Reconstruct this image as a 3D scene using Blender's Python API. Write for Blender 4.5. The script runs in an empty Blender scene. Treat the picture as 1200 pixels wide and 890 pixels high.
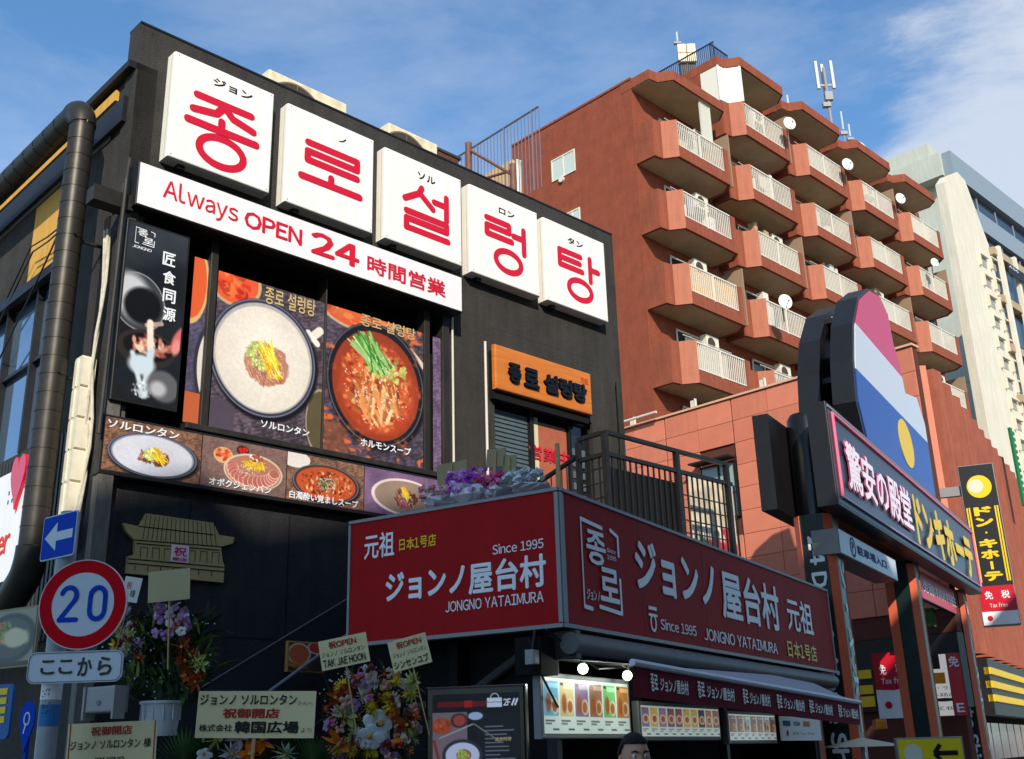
import bpy, bmesh, math, random
import numpy as np
from mathutils import Vector, Matrix
random.seed(7); rng = np.random.default_rng(5)
SC = bpy.context.scene; COL = SC.collection
R = math.radians

# ------------------------------------------------------------------ camera
FPX = 1271.5; PITCH = R(19.18); ROLL = R(-1.665); CZ = 1.6
fw = np.array([0, math.cos(PITCH), math.sin(PITCH)]); rt = np.array([1., 0, 0]); up = np.cross(rt, fw)
rt2 = math.cos(ROLL)*rt + math.sin(ROLL)*up; up2 = -math.sin(ROLL)*rt + math.cos(ROLL)*up
cd = bpy.data.cameras.new('camera'); cam = bpy.data.objects.new('camera', cd); COL.objects.link(cam)
cd.sensor_width = 36; cd.lens = FPX/1200*36; cd.clip_start = .1; cd.clip_end = 5000
cam.matrix_world = Matrix(((rt2[0], up2[0], -fw[0], 0), (rt2[1], up2[1], -fw[1], 0), (rt2[2], up2[2], -fw[2], CZ), (0, 0, 0, 1)))
SC.camera = cam
SC.view_settings.view_transform = 'Standard'; SC.view_settings.look = 'None'
SC.view_settings.exposure = 0.35; SC.view_settings.gamma = 1

# ------------------------------------------------------------------ sky and sun
SUN = Vector((.10, -.995, 0)).normalized(); ELEV = 30
SUN3 = Vector((SUN.x*math.cos(R(ELEV)), SUN.y*math.cos(R(ELEV)), math.sin(R(ELEV))))
W = bpy.data.worlds.new('World'); SC.world = W; W.use_nodes = True
nt = W.node_tree; nt.nodes.clear()
def wn(t, **k):
    n = nt.nodes.new(t)
    for a, b in k.items(): setattr(n, a, b)
    return n
out = wn('ShaderNodeOutputWorld'); bg = wn('ShaderNodeBackground')
sky = wn('ShaderNodeTexSky', sky_type='NISHITA', sun_disc=False)
sky.sun_elevation = R(ELEV); sky.sun_rotation = math.atan2(SUN.x, SUN.y)
sky.air_density = 1.0; sky.dust_density = .6; sky.ozone_density = 3.2
tc = wn('ShaderNodeTexCoord'); mp = wn('ShaderNodeMapping'); mp.inputs['Scale'].default_value = (1.3, 1.0, 4.0)
mp.inputs['Rotation'].default_value = (0, R(-14), 0); mp.inputs['Location'].default_value = (3.35, 1.2, 0.4)
n1 = wn('ShaderNodeTexNoise'); n1.inputs['Scale'].default_value = 2.6; n1.inputs['Detail'].default_value = 9; n1.inputs['Roughness'].default_value = .62
n1.inputs['Distortion'].default_value = .35
r1 = wn('ShaderNodeValToRGB'); r1.color_ramp.elements[0].position = .36; r1.color_ramp.elements[1].position = .80
n2 = wn('ShaderNodeTexNoise'); n2.inputs['Scale'].default_value = 1.25; n2.inputs['Detail'].default_value = 6; n2.inputs['Roughness'].default_value = .5
mp2 = wn('ShaderNodeMapping'); mp2.inputs['Location'].default_value = (0.62, .35, 2.0)
r2 = wn('ShaderNodeValToRGB'); r2.color_ramp.elements[0].position = .56; r2.color_ramp.elements[1].position = .74
mx = wn('ShaderNodeMath', operation='MAXIMUM'); ml = wn('ShaderNodeMath', operation='MULTIPLY'); ml.inputs[1].default_value = .48
ml2 = wn('ShaderNodeMath', operation='MULTIPLY'); ml2.inputs[1].default_value = .8
mix = wn('ShaderNodeMix', data_type='RGBA')
hs = wn('ShaderNodeMix', data_type='RGBA', blend_type='MULTIPLY'); hs.inputs[0].default_value = 1; hs.inputs[7].default_value = (.76, 1.02, 1.12, 1)
L_ = nt.links.new
L_(tc.outputs['Generated'], mp.inputs[0]); L_(mp.outputs[0], n1.inputs['Vector']); L_(n1.outputs['Fac'], r1.inputs[0])
L_(tc.outputs['Generated'], mp2.inputs[0]); L_(mp2.outputs[0], n2.inputs['Vector']); L_(n2.outputs['Fac'], r2.inputs[0])
L_(r1.outputs[0], ml.inputs[0]); L_(r2.outputs[0], ml2.inputs[0]); L_(ml.outputs[0], mx.inputs[0]); L_(ml2.outputs[0], mx.inputs[1])
# one soft bank of cloud low on the right
cdir = fw*FPX + rt2*(1290-600) - up2*(190-445); cdir = cdir/np.linalg.norm(cdir)
vd = wn('ShaderNodeVectorMath', operation='DOT_PRODUCT'); vd.inputs[1].default_value = tuple(cdir); vn = wn('ShaderNodeVectorMath', operation='NORMALIZE')
mr = wn('ShaderNodeMapRange'); mr.inputs['From Min'].default_value = .970; mr.inputs['From Max'].default_value = .998; mr.interpolation_type = 'SMOOTHSTEP'
ad = wn('ShaderNodeMath', operation='MULTIPLY_ADD'); ad.inputs[1].default_value = .10; L_(tc.outputs['Generated'], vn.inputs[0]); L_(vn.outputs[0], vd.inputs[0]); L_(n1.outputs['Fac'], ad.inputs[0]); L_(vd.outputs['Value'], ad.inputs[2])
sb = wn('ShaderNodeMath', operation='SUBTRACT'); sb.inputs[1].default_value = .05; L_(ad.outputs[0], sb.inputs[0]); L_(sb.outputs[0], mr.inputs['Value'])
ml3 = wn('ShaderNodeMath', operation='MULTIPLY'); ml3.inputs[1].default_value = .8; L_(mr.outputs['Result'], ml3.inputs[0])
mx2 = wn('ShaderNodeMath', operation='MAXIMUM'); L_(mx.outputs[0], mx2.inputs[0]); L_(ml3.outputs[0], mx2.inputs[1])
L_(sky.outputs[0], hs.inputs[6]); L_(hs.outputs[2], mix.inputs[6]); L_(mx2.outputs[0], mix.inputs[0])
mix.inputs[7].default_value = (3.9, 4.2, 4.7, 1)
L_(mix.outputs[2], bg.inputs[0]); bg.inputs[1].default_value = .15; L_(bg.outputs[0], out.inputs[0])
sd = bpy.data.lights.new('sun', 'SUN'); sd.energy = 4.0; sd.angle = R(.5); sd.color = (1, .90, .76)
so = bpy.data.objects.new('sun', sd); COL.objects.link(so); so.rotation_euler = SUN3.to_track_quat('Z', 'Y').to_euler()

# ------------------------------------------------------------------ helpers
def lin(c):
    c = np.asarray(c, float)/255.; return np.where(c <= .04045, c/12.92, ((c+.055)/1.055)**2.4)
MATS = {}
def mat(name, rgb, rough=.7, metal=0, var=0, vscale=4, bump=0, bscale=60, spec=.3, emit=0, coat=0, stretch=None, rgb2=None, trans=0, edge=.5, streak=0):
    """procedural surface: base colour (sRGB 0..255), large-scale variation, fine relief"""
    if name in MATS: return MATS[name]
    m = bpy.data.materials.new(name); m.use_nodes = True; t = m.node_tree; b = t.nodes['Principled BSDF']
    c = tuple(lin(rgb))+(1,)
    b.inputs['Base Color'].default_value = c; b.inputs['Roughness'].default_value = rough
    b.inputs['Metallic'].default_value = metal; b.inputs['Specular IOR Level'].default_value = spec
    if coat: b.inputs['Coat Weight'].default_value = coat; b.inputs['Coat Roughness'].default_value = .08
    if trans: b.inputs['Transmission Weight'].default_value = trans
    if emit: b.inputs['Emission Color'].default_value = c; b.inputs['Emission Strength'].default_value = emit
    tcn = t.nodes.new('ShaderNodeTexCoord'); mpn = t.nodes.new('ShaderNodeMapping'); t.links.new(tcn.outputs['Object'], mpn.inputs[0])
    if stretch: mpn.inputs['Scale'].default_value = stretch
    if var or rgb2:
        n = t.nodes.new('ShaderNodeTexNoise'); n.inputs['Scale'].default_value = vscale; n.inputs['Detail'].default_value = 8; n.inputs['Roughness'].default_value = .65
        t.links.new(mpn.outputs[0], n.inputs['Vector'])
        rp = t.nodes.new('ShaderNodeValToRGB'); rp.color_ramp.elements[0].position = edge-.2; rp.color_ramp.elements[1].position = edge+.2
        lo = tuple(lin(rgb2))+(1,) if rgb2 else tuple(x*(1-var) for x in c[:3])+(1,)
        hi = c if rgb2 else tuple(min(1, x*(1+var)) for x in c[:3])+(1,)
        rp.color_ramp.elements[0].color = lo; rp.color_ramp.elements[1].color = hi
        t.links.new(n.outputs['Fac'], rp.inputs[0]); t.links.new(rp.outputs[0], b.inputs['Base Color'])
    if streak:                                  # rain streaks and grime: tall narrow stains over the base colour
        mp_ = t.nodes.new('ShaderNodeMapping'); mp_.inputs['Scale'].default_value = (3.2, 3.2, .22); t.links.new(tcn.outputs['Object'], mp_.inputs[0])
        n = t.nodes.new('ShaderNodeTexNoise'); n.inputs['Scale'].default_value = 1.7; n.inputs['Detail'].default_value = 9; n.inputs['Roughness'].default_value = .7; t.links.new(mp_.outputs[0], n.inputs['Vector'])
        n3 = t.nodes.new('ShaderNodeTexNoise'); n3.inputs['Scale'].default_value = 14; n3.inputs['Detail'].default_value = 6; t.links.new(tcn.outputs['Object'], n3.inputs['Vector'])
        av = t.nodes.new('ShaderNodeMath'); av.operation = 'MULTIPLY_ADD'; av.inputs[1].default_value = .35; t.links.new(n3.outputs['Fac'], av.inputs[0]); t.links.new(n.outputs['Fac'], av.inputs[2])
        rp = t.nodes.new('ShaderNodeValToRGB'); rp.color_ramp.elements[0].position = .52; rp.color_ramp.elements[1].position = .78; rp.color_ramp.elements[0].color = (1, 1, 1, 1); k_ = 1-streak; rp.color_ramp.elements[1].color = (k_, k_, k_*.97, 1)
        t.links.new(av.outputs[0], rp.inputs[0]); mu = t.nodes.new('ShaderNodeMix'); mu.data_type = 'RGBA'; mu.blend_type = 'MULTIPLY'; mu.inputs[0].default_value = 1; bc = b.inputs['Base Color']
        if bc.is_linked: src = bc.links[0].from_socket; t.links.new(src, mu.inputs[6])
        else: mu.inputs[6].default_value = c
        t.links.new(rp.outputs[0], mu.inputs[7]); t.links.new(mu.outputs[2], bc)
    if bump:
        n = t.nodes.new('ShaderNodeTexNoise'); n.inputs['Scale'].default_value = bscale; n.inputs['Detail'].default_value = 5
        t.links.new(mpn.outputs[0], n.inputs['Vector'])
        bp = t.nodes.new('ShaderNodeBump'); bp.inputs['Strength'].default_value = bump; bp.inputs['Distance'].default_value = .03
        t.links.new(n.outputs['Fac'], bp.inputs['Height']); t.links.new(bp.outputs[0], b.inputs['Normal'])
    MATS[name] = m; return m
def print_mat(name, emit=0, rough=.32):
    if name in MATS: return MATS[name]
    m = bpy.data.materials.new(name); m.use_nodes = True; t = m.node_tree; b = t.nodes['Principled BSDF']
    a = t.nodes.new('ShaderNodeAttribute'); a.attribute_name = 'ink'; t.links.new(a.outputs['Color'], b.inputs['Base Color'])
    b.inputs['Roughness'].default_value = rough
    if emit: t.links.new(a.outputs['Color'], b.inputs['Emission Color']); b.inputs['Emission Strength'].default_value = emit
    MATS[name] = m; return m

class M:
    def __init__(s): s.v = []; s.f = []; s.mi = []; s.cur = 0
    def add(s, vs, fs):
        n = len(s.v); s.v += [tuple(map(float, v)) for v in vs]
        for f in fs: s.f.append(tuple(i+n for i in f)); s.mi.append(s.cur)
        return s
    def box(s, x0, x1, y0, y1, z0, z1):
        x0, x1 = min(x0, x1), max(x0, x1); y0, y1 = min(y0, y1), max(y0, y1); z0, z1 = min(z0, z1), max(z0, z1)
        return s.add([(x0,y0,z0),(x1,y0,z0),(x1,y1,z0),(x0,y1,z0),(x0,y0,z1),(x1,y0,z1),(x1,y1,z1),(x0,y1,z1)],
                     [(0,3,2,1),(4,5,6,7),(0,1,5,4),(1,2,6,5),(2,3,7,6),(3,0,4,7)])
    def bbox(s, x0, x1, y0, y1, z0, z1, b=.02):
        """box with its front (low y) edges chamfered and its upright corners rounded"""
        P = lambda e, y: [(x0+e,y,z0+e),(x1-e,y,z0+e),(x1-e,y,z1-e),(x0+e,y,z1-e)]
        vs = P(b, y0)+P(b*.3, y0+b*.3)+P(0, y0+b)+P(0, y1)
        fs = [(0,1,2,3)]
        for r in range(3):
            for k in range(4): fs.append((r*4+k, (r+1)*4+k, (r+1)*4+(k+1) % 4, r*4+(k+1) % 4))
        fs.append((15,14,13,12)); return s.add(vs, fs)
    def prism(s, pts, y0, y1):            # outline in x,z swept along y
        n = len(pts); a = sum(pts[i][0]*pts[(i+1) % n][1]-pts[(i+1) % n][0]*pts[i][1] for i in range(n))
        if a < 0: pts = pts[::-1]
        return s.add([(x, y0, z) for x, z in pts]+[(x, y1, z) for x, z in pts],
                     [tuple(range(n)), tuple(range(2*n-1, n-1, -1))]+[(i, i+n, (i+1) % n+n, (i+1) % n) for i in range(n)])
    def slab(s, pts, z0, z1):             # outline in x,y swept along z
        n = len(pts); a = sum(pts[i][0]*pts[(i+1) % n][1]-pts[(i+1) % n][0]*pts[i][1] for i in range(n))
        if a < 0: pts = pts[::-1]
        return s.add([(x, y, z0) for x, y in pts]+[(x, y, z1) for x, y in pts],
                     [tuple(range(n-1, -1, -1)), tuple(range(n, 2*n))]+[(i, (i+1) % n, (i+1) % n+n, i+n) for i in range(n)])
    def tube(s, path, r, n=10, caps=True):
        P = [Vector(p) for p in path]; rs = r if isinstance(r, (list, tuple)) else [r]*len(P); rings = []; pv = None
        for i, p in enumerate(P):
            d = ((P[i+1]-p) if i < len(P)-1 else (p-P[i-1])).normalized()
            if 0 < i < len(P)-1: d = ((P[i+1]-p).normalized()+(p-P[i-1]).normalized()).normalized()
            if pv is None: pv = d.orthogonal().normalized()
            pv = (pv-d*pv.dot(d)).normalized(); q = d.cross(pv)
            rings.append([tuple(p+(pv*math.cos(2*math.pi*k/n)+q*math.sin(2*math.pi*k/n))*rs[i]) for k in range(n)])
        fs = []
        for i in range(len(P)-1):
            for k in range(n): fs.append((i*n+k, i*n+(k+1) % n, (i+1)*n+(k+1) % n, (i+1)*n+k))
        if caps: fs.append(tuple(range(n-1, -1, -1))); fs.append(tuple(range((len(P)-1)*n, len(P)*n)))
        return s.add([v for r_ in rings for v in r_], fs)
    def disc(s, cx, cz, rx, y0, y1, n=32, rz=None):
        rz = rz or rx
        return s.prism([(cx+rx*math.cos(2*math.pi*k/n), cz+rz*math.sin(2*math.pi*k/n)) for k in range(n)], y0, y1)
    def ring(s, cx, cz, rx, rz, w, y, n=40):
        vs = []; fs = []
        for k in range(n):
            c, q = math.cos(2*math.pi*k/n), math.sin(2*math.pi*k/n)
            vs += [(cx+(rx+w/2)*c, y, cz+(rz+w/2)*q), (cx+(rx-w/2)*c, y, cz+(rz-w/2)*q)]
            j = (k+1) % n; fs.append((2*k, 2*j, 2*j+1, 2*k+1)[::-1])
        return s.add(vs, [f[::-1] for f in fs])
    def stroke(s, pts, w, y, round_=True):
        """flat ribbon with rounded ends on the x,z plane; bits step forward by a hair so none coincide"""
        for i in range(len(pts)-1):
            (x0, z0), (x1, z1) = pts[i], pts[i+1]; d = math.hypot(x1-x0, z1-z0) or 1e-6; nx, nz = -(z1-z0)/d*w/2, (x1-x0)/d*w/2; a = math.atan2(nz, nx)
            o = [(x0+w/2*math.cos(a+math.pi*k/6), z0+w/2*math.sin(a+math.pi*k/6)) for k in range(7)] if round_ else [(x0+nx, z0+nz), (x0-nx, z0-nz)]
            o += [(x1+w/2*math.cos(a+math.pi+math.pi*k/6), z1+w/2*math.sin(a+math.pi+math.pi*k/6)) for k in range(7)] if round_ else [(x1-nx, z1-nz), (x1+nx, z1+nz)]
            yy = y-.0006*(len(s.f) % 9); s.add([(x, yy, z) for x, z in o], [tuple(range(len(o)))])
        return s
    def sphere(s, c, r, nu=10, nv=7, sc=(1, 1, 1)):
        vs = [(c[0], c[1], c[2]+r*sc[2])]
        for i in range(1, nv):
            for k in range(nu):
                t, p = math.pi*i/nv, 2*math.pi*k/nu
                vs.append((c[0]+r*sc[0]*math.sin(t)*math.cos(p), c[1]+r*sc[1]*math.sin(t)*math.sin(p), c[2]+r*sc[2]*math.cos(t)))
        vs.append((c[0], c[1], c[2]-r*sc[2])); fs = []
        for k in range(nu): fs.append((0, 1+k, 1+(k+1) % nu)); fs.append((len(vs)-1, 1+(nv-2)*nu+(k+1) % nu, 1+(nv-2)*nu+k))
        for i in range(nv-2):
            for k in range(nu): fs.append((1+i*nu+k, 1+(i+1)*nu+k, 1+(i+1)*nu+(k+1) % nu, 1+i*nu+(k+1) % nu))
        return s.add(vs, fs)

def px_ray(px, py): return fw*FPX + rt2*(px-600) - up2*(py-445)
def at_depth(px, py, Y):
    r = px_ray(px, py); return r*(Y/r[1]) + np.array([0, 0, CZ])
class Frame:
    """an upright wall plane: x along it, y into it, z up"""
    def __init__(s, px=0, py=0, Y=0, th=0, o=None):
        p = at_depth(px, py, Y) if o is None else o
        s.o = np.array([p[0], p[1], 0.]); s.th = th; t = R(th); s.u = np.array([math.sin(t), math.cos(t), 0]); s.n = np.array([-s.u[1], s.u[0], 0])
        s.rz = math.atan2(s.u[1], s.u[0])
    def p(s, px, py, y=0):
        r = px_ray(px, py); o = s.o+s.n*y; c = np.array([0, 0, CZ]); k = ((o-c)@s.n)/(r@s.n); q = c+r*k
        return float((q-s.o)@s.u), float(q[2])
    def w(s, x, y, z): return tuple(s.o+s.u*x+s.n*y+np.array([0, 0, z]))
    def sub(s, x, y, th): q = s.w(x, y, 0); return Frame(o=q, th=th)
    def rect(s, tl, br, y=0):
        a, b = s.p(*tl, y), s.p(*br, y); return a[0], b[0], b[1], a[1]       # x0 x1 z0 z1
    def quad(s, tl, tr, br, bl, y=0):
        a, b, c, d = [s.p(*q, y) for q in (tl, tr, br, bl)]
        return (a[0]+d[0])/2, (b[0]+c[0])/2, (c[1]+d[1])/2, (a[1]+b[1])/2
OFF = {}
def tag(o, label=None, cat=None, group=None, kind=None):
    for k, v in (('label', label), ('category', cat), ('group', group), ('kind', kind)):
        if v: o[k] = v
    return o
def thing(name, fr, off, label, cat, group=None, rz=0):
    """Empty at the base of a thing, turned like its wall frame"""
    o = bpy.data.objects.new(name, None); COL.objects.link(o); o.empty_display_size = .2
    if fr is None: o.location = off; OFF[o.name] = (0, 0, 0); o.rotation_euler = (0, 0, rz); OFF[o.name] = (0, 0, 0)
    else: o.location = fr.w(*off); o.rotation_euler = (0, 0, fr.rz); OFF[o.name] = off
    return tag(o, label, cat, group)
def obj(name, m, mats, parent=None, label=None, kind=None, smooth=False, fr=None, ink=None, bevel=0):
    me = bpy.data.meshes.new(name)
    off = (0, 0, 0)
    if parent is not None: off = OFF.get(parent.name, (0, 0, 0))
    me.from_pydata([(v[0]-off[0], v[1]-off[1], v[2]-off[2]) for v in m.v], [], m.f)
    if not isinstance(mats, (list, tuple)): mats = [mats]
    for q in mats: me.materials.append(q)
    if len(mats) > 1: me.polygons.foreach_set('material_index', m.mi)
    if smooth:
        me.polygons.foreach_set('use_smooth', [True]*len(me.polygons))
        try: me.set_sharp_from_angle(angle=R(40))
        except Exception: pass
    if ink is not None:
        a = me.color_attributes.new('ink', 'FLOAT_COLOR', 'POINT'); a.data.foreach_set('color', ink.ravel())
    me.update()
    o = bpy.data.objects.new(name, me); COL.objects.link(o)
    if parent is not None: o.parent = parent; OFF[o.name] = off
    elif fr is not None: o.location = fr.w(0, 0, 0); o.rotation_euler = (0, 0, fr.rz)
    if bevel:
        b = o.modifiers.new('bevel', 'BEVEL'); b.width = bevel; b.segments = 2; b.limit_method = 'ANGLE'
    if label: o['label'] = label
    if kind: o['kind'] = kind
    return o
def copy_tree(o, parent=None):
    c = o.copy(); COL.objects.link(c); c.parent = parent
    OFF[c.name] = OFF.get(o.name, (0, 0, 0))
    for ch in list(o.children): copy_tree(ch, c)
    return c
# ---- lettering
_tx = {}
def glyphs(body, bold=0., spacing=1., lines=1.):
    k = (body, bold, spacing)
    if k in _tx: return _tx[k]
    if not bold and any(33 <= ord(ch) < 127 for ch in body) and not (len(body) == 1):
        # latin letters and digits taken from the wide sans forms, set side by side with even gaps
        cur = 0; V = []; Fs = []; n = 0
        for ch in body:
            if ch in ' 　': cur += .30; continue
            vs, fs = glyphs(chr(ord(ch)+0xFEE0), 0.) if 33 <= ord(ch) < 127 else glyphs(ch, 0.)
            if not len(vs): cur += .3; continue
            x0, x1 = vs[:, 0].min(), vs[:, 0].max()
            if ord(ch) > 127: x0, x1 = -.02, .95
            q = vs.copy(); q[:, 0] += cur-x0; V.append(q); Fs += [tuple(j+n for j in f) for f in fs]; n += len(q); cur += x1-x0+.065
        _tx[k] = (np.concatenate(V), Fs); return _tx[k]
    if bold:                                  # heavier weight: the glyph set several times, a hair apart, each a little further forward
        vs, fs = glyphs(body, 0., spacing, lines); V = []; Fs = []; n = len(vs)
        ring = [(0, 0)]+[(math.cos(a*math.pi/4), math.sin(a*math.pi/4)) for a in range(8)]
        if bold > .03: ring += [(.5*math.cos(a*math.pi/2+.4), .5*math.sin(a*math.pi/2+.4)) for a in range(4)]
        for i, (dx, dy) in enumerate(ring):
            V.append(np.column_stack([vs[:, 0]+dx*bold*.75, vs[:, 1]+dy*bold*.75, np.full(n, i*.00035)])); Fs += [tuple(j+i*n for j in f) for f in fs]
        _tx[k] = (np.concatenate(V), Fs); return _tx[k]
    c = bpy.data.curves.new('t', 'FONT'); c.body = body; c.offset = bold; c.resolution_u = 2; c.space_character = spacing; c.space_line = lines; c.fill_mode = 'BOTH'
    o = bpy.data.objects.new('t', c); COL.objects.link(o)
    dg = bpy.context.evaluated_depsgraph_get(); me = bpy.data.meshes.new_from_object(o.evaluated_get(dg))
    vs = np.array([(v.co[0], v.co[1], 0.) for v in me.vertices]).reshape(-1, 3); fs = [tuple(p.vertices) for p in me.polygons]
    bpy.data.objects.remove(o); bpy.data.curves.remove(c); bpy.data.meshes.remove(me)
    _tx[k] = (vs, fs); return _tx[k]
def text_into(m, body, x0, x1, z0, z1, y, bold=0., vertical=False, spacing=1., skew=0.):
    if vertical:
        n = len(body); h = (z1-z0)/n
        for i, ch in enumerate(body):
            if ch != ' ': text_into(m, ch, x0, x1, z1-(i+.93)*h, z1-(i+.07)*h, y, bold)
        return m
    vs, fs = glyphs(body, bold, spacing)
    if not len(vs): return m
    dep = vs[:, 2]; vs = vs[:, :2]; a, b = vs.min(0), vs.max(0); w = np.maximum(b-a, 1e-5); q = (vs-a)/w
    if body in 'ー-・ノ―': q[:, 1] = q[:, 1]*min(1, w[1]/w[0] if body != 'ノ' else 1)+(0 if body == 'ノ' else .45)
    return m.add([(x0+(x1-x0)*(p[0]+skew*p[1]), y-dd, z0+(z1-z0)*p[1]) for p, dd in zip(q, dep)], fs)
def text(parent, body, x0, x1, z0, z1, y, material, bold=0., vertical=False, name='lettering', spacing=1.):
    return obj(name, text_into(M(), body, x0, x1, z0, z1, y, bold, vertical, spacing), material, parent)

# ---- printed pictures: numpy canvas -> fine grid of coloured vertices
class Pic:
    def __init__(s, w, h, rgb): s.w, s.h = w, h; s.a = np.ones((h, w, 3))*np.array(rgb, float); s.Y, s.X = np.mgrid[0:h, 0:w].astype(float)
    def blend(s, k, c): k = np.clip(k, 0, 1)[..., None]; s.a = s.a*(1-k)+np.array(c, float)*k; return s
    def shade(s, k): s.a = s.a*k[..., None]; return s
    def noise(s, sc, amp, oct_=3):
        t = np.zeros((s.h, s.w))
        for o in range(oct_):
            q = max(2, int(sc/2**o)); gh, gw = s.h//q+3, s.w//q+3; g = rng.random((gh, gw)); yy, xx = s.Y/q, s.X/q; iy, ix = yy.astype(int), xx.astype(int); fy, fx = yy-iy, xx-ix
            fy = fy*fy*(3-2*fy); fx = fx*fx*(3-2*fx)
            t += (g[iy, ix]*(1-fy)*(1-fx)+g[iy, ix+1]*(1-fy)*fx+g[iy+1, ix]*fy*(1-fx)+g[iy+1, ix+1]*fy*fx-.5)/2**o
        if amp: s.a = s.a*(1+amp*t)[..., None]
        return t
    def d(s, cx, cy, rx, ry, rot=0):
        x, y = s.X-cx, s.Y-cy; c, q = math.cos(rot), math.sin(rot); return np.hypot((x*c+y*q)/rx, (-x*q+y*c)/ry)
    def ell(s, cx, cy, rx, ry, c, rot=0, soft=1.2, wob=0):
        d = s.d(cx, cy, rx, ry, rot)
        if wob: d = d+s.noise(max(4, rx/2), 0)*wob
        return s.blend((1-d)*min(rx, ry)/soft+.5, c)
    def ring(s, cx, cy, rx, ry, w, c, rot=0): return s.blend((w/2-abs(s.d(cx, cy, rx, ry, rot)-1)*min(rx, ry))/1.0+.5, c)
    def line(s, x0, y0, x1, y1, w, c, soft=1.):
        dx, dy = x1-x0, y1-y0; t = np.clip(((s.X-x0)*dx+(s.Y-y0)*dy)/(dx*dx+dy*dy+1e-6), 0, 1)
        return s.blend((w/2-np.hypot(s.X-x0-t*dx, s.Y-y0-t*dy))/soft+.5, c)
    def rect(s, x0, y0, x1, y1, c): return s.blend(((s.X >= x0) & (s.X < x1) & (s.Y >= y0) & (s.Y < y1)).astype(float), c)
    def blobs(s, cx, cy, rx, ry, n, size, cols, mn=.5):
        for _ in range(n):
            t, r = random.random()*6.28, math.sqrt(random.random()); c = np.array(random.choice(cols), float)*random.uniform(.8, 1.12)
            s.ell(cx+rx*r*math.cos(t), cy+ry*r*math.sin(t), size*random.uniform(mn, 1.2), size*random.uniform(mn, 1)*.7, np.clip(c, 0, 255), random.random()*3, 1.5)
        return s
    def strands(s, cx, cy, rx, ry, n, ln, w, cols, ang=0, spread=.5):
        for _ in range(n):
            t, r = random.random()*6.28, math.sqrt(random.random()); x, y = cx+rx*r*math.cos(t), cy+ry*r*math.sin(t); a = ang+random.uniform(-spread, spread)
            c = np.clip(np.array(random.choice(cols), float)*random.uniform(.8, 1.1), 0, 255)
            s.line(x-ln/2*math.cos(a), y-ln/2*math.sin(a), x+ln/2*math.cos(a), y+ln/2*math.sin(a), w, c)
        return s
    def put(s, name, x0, x1, z0, z1, y, parent, material=None, warp=None):
        h, w = s.h, s.w; gx = np.linspace(x0, x1, w); gz = np.linspace(z1, z0, h); X, Z = np.meshgrid(gx, gz)
        off = OFF.get(parent.name, (0, 0, 0)); V = np.stack([X-off[0], np.full_like(X, y)-off[1], Z-off[2]], -1).reshape(-1, 3)
        i = (np.arange(h-1)[:, None]*w+np.arange(w-1)[None]).ravel(); Fq = np.stack([i, i+w, i+w+1, i+1], 1)
        me = bpy.data.meshes.new(name); me.vertices.add(len(V)); me.vertices.foreach_set('co', V.ravel())
        me.loops.add(len(Fq)*4); me.loops.foreach_set('vertex_index', Fq.ravel().astype(np.int32)); me.polygons.add(len(Fq)); me.polygons.foreach_set('loop_start', np.arange(len(Fq), dtype=np.int32)*4)
        me.update(calc_edges=True); a = me.color_attributes.new('ink', 'FLOAT_COLOR', 'POINT')
        c = np.ones((h*w, 4)); c[:, :3] = lin(np.clip(s.a, 0, 255)).reshape(-1, 3); a.data.foreach_set('color', c.ravel())
        me.materials.append(material or print_mat('printed film')); o = bpy.data.objects.new(name, me); COL.objects.link(o); o.parent = parent; return o

# ------------------------------------------------------------------ materials
BLK = mat('black stucco', (60, 58, 56), .9, var=.25, vscale=1.6, bump=.6, bscale=45, streak=.25)
BLKP = mat('black painted steel', (30, 30, 31), .45, var=.3, vscale=3)
DKM = mat('dark bronze metal', (52, 49, 46), .5, metal=.3, var=.35, vscale=6, stretch=(1, 1, .3))
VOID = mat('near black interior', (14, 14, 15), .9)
WHT = mat('white acrylic', (244, 243, 237), .35, var=.02, vscale=2, streak=.05)
WHTP = mat('white vinyl', (238, 236, 240), .4, var=.02, vscale=2, streak=.05)
RED = mat('red film', (205, 22, 52), .4)
BLKF = mat('black film', (22, 22, 24), .4)
MAR = mat('dark red acrylic', (166, 26, 30), .65, var=.07, vscale=.9, spec=.1, streak=.10)
SILV = mat('silver aluminium', (138, 138, 140), .5, metal=.2)
LETW = mat('white film', (232, 236, 240), .4)
YEL = mat('yellow film', (238, 200, 30), .45)
GLASS = mat('dark window glass', (26, 34, 40), .04, spec=.9, coat=1)
TERR = mat('terracotta coating', (140, 71, 49), .85, var=.16, vscale=1.5, bump=.6, bscale=26, streak=.12)
TERRB = mat('terracotta coating on balconies', (146, 77, 54), .85, var=.12, vscale=1.2, bump=.5, bscale=30, streak=.22)
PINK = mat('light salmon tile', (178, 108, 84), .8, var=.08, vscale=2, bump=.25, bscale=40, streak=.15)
SOFF = mat('grey brown soffit paint', (184, 164, 132), .9, var=.15, vscale=.7)
CREAM = mat('cream painted metal', (212, 206, 192), .5, var=.05)
ORT = mat('orange stone tile', (204, 122, 96), .7, var=.07, vscale=.9, bump=.15, bscale=30, streak=.12)
JOINT = mat('dark joint', (90, 50, 40), .9)
BEIGE = mat('aged beige casing', (214, 202, 170), .6, var=.3, vscale=5, edge=.42)
PAPER = mat('cream card', (222, 208, 160), .8, var=.04)
WOOD = mat('pale wood', (176, 146, 100), .8, var=.2, vscale=10, stretch=(1, 1, .2))
exec_parts = []

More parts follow.
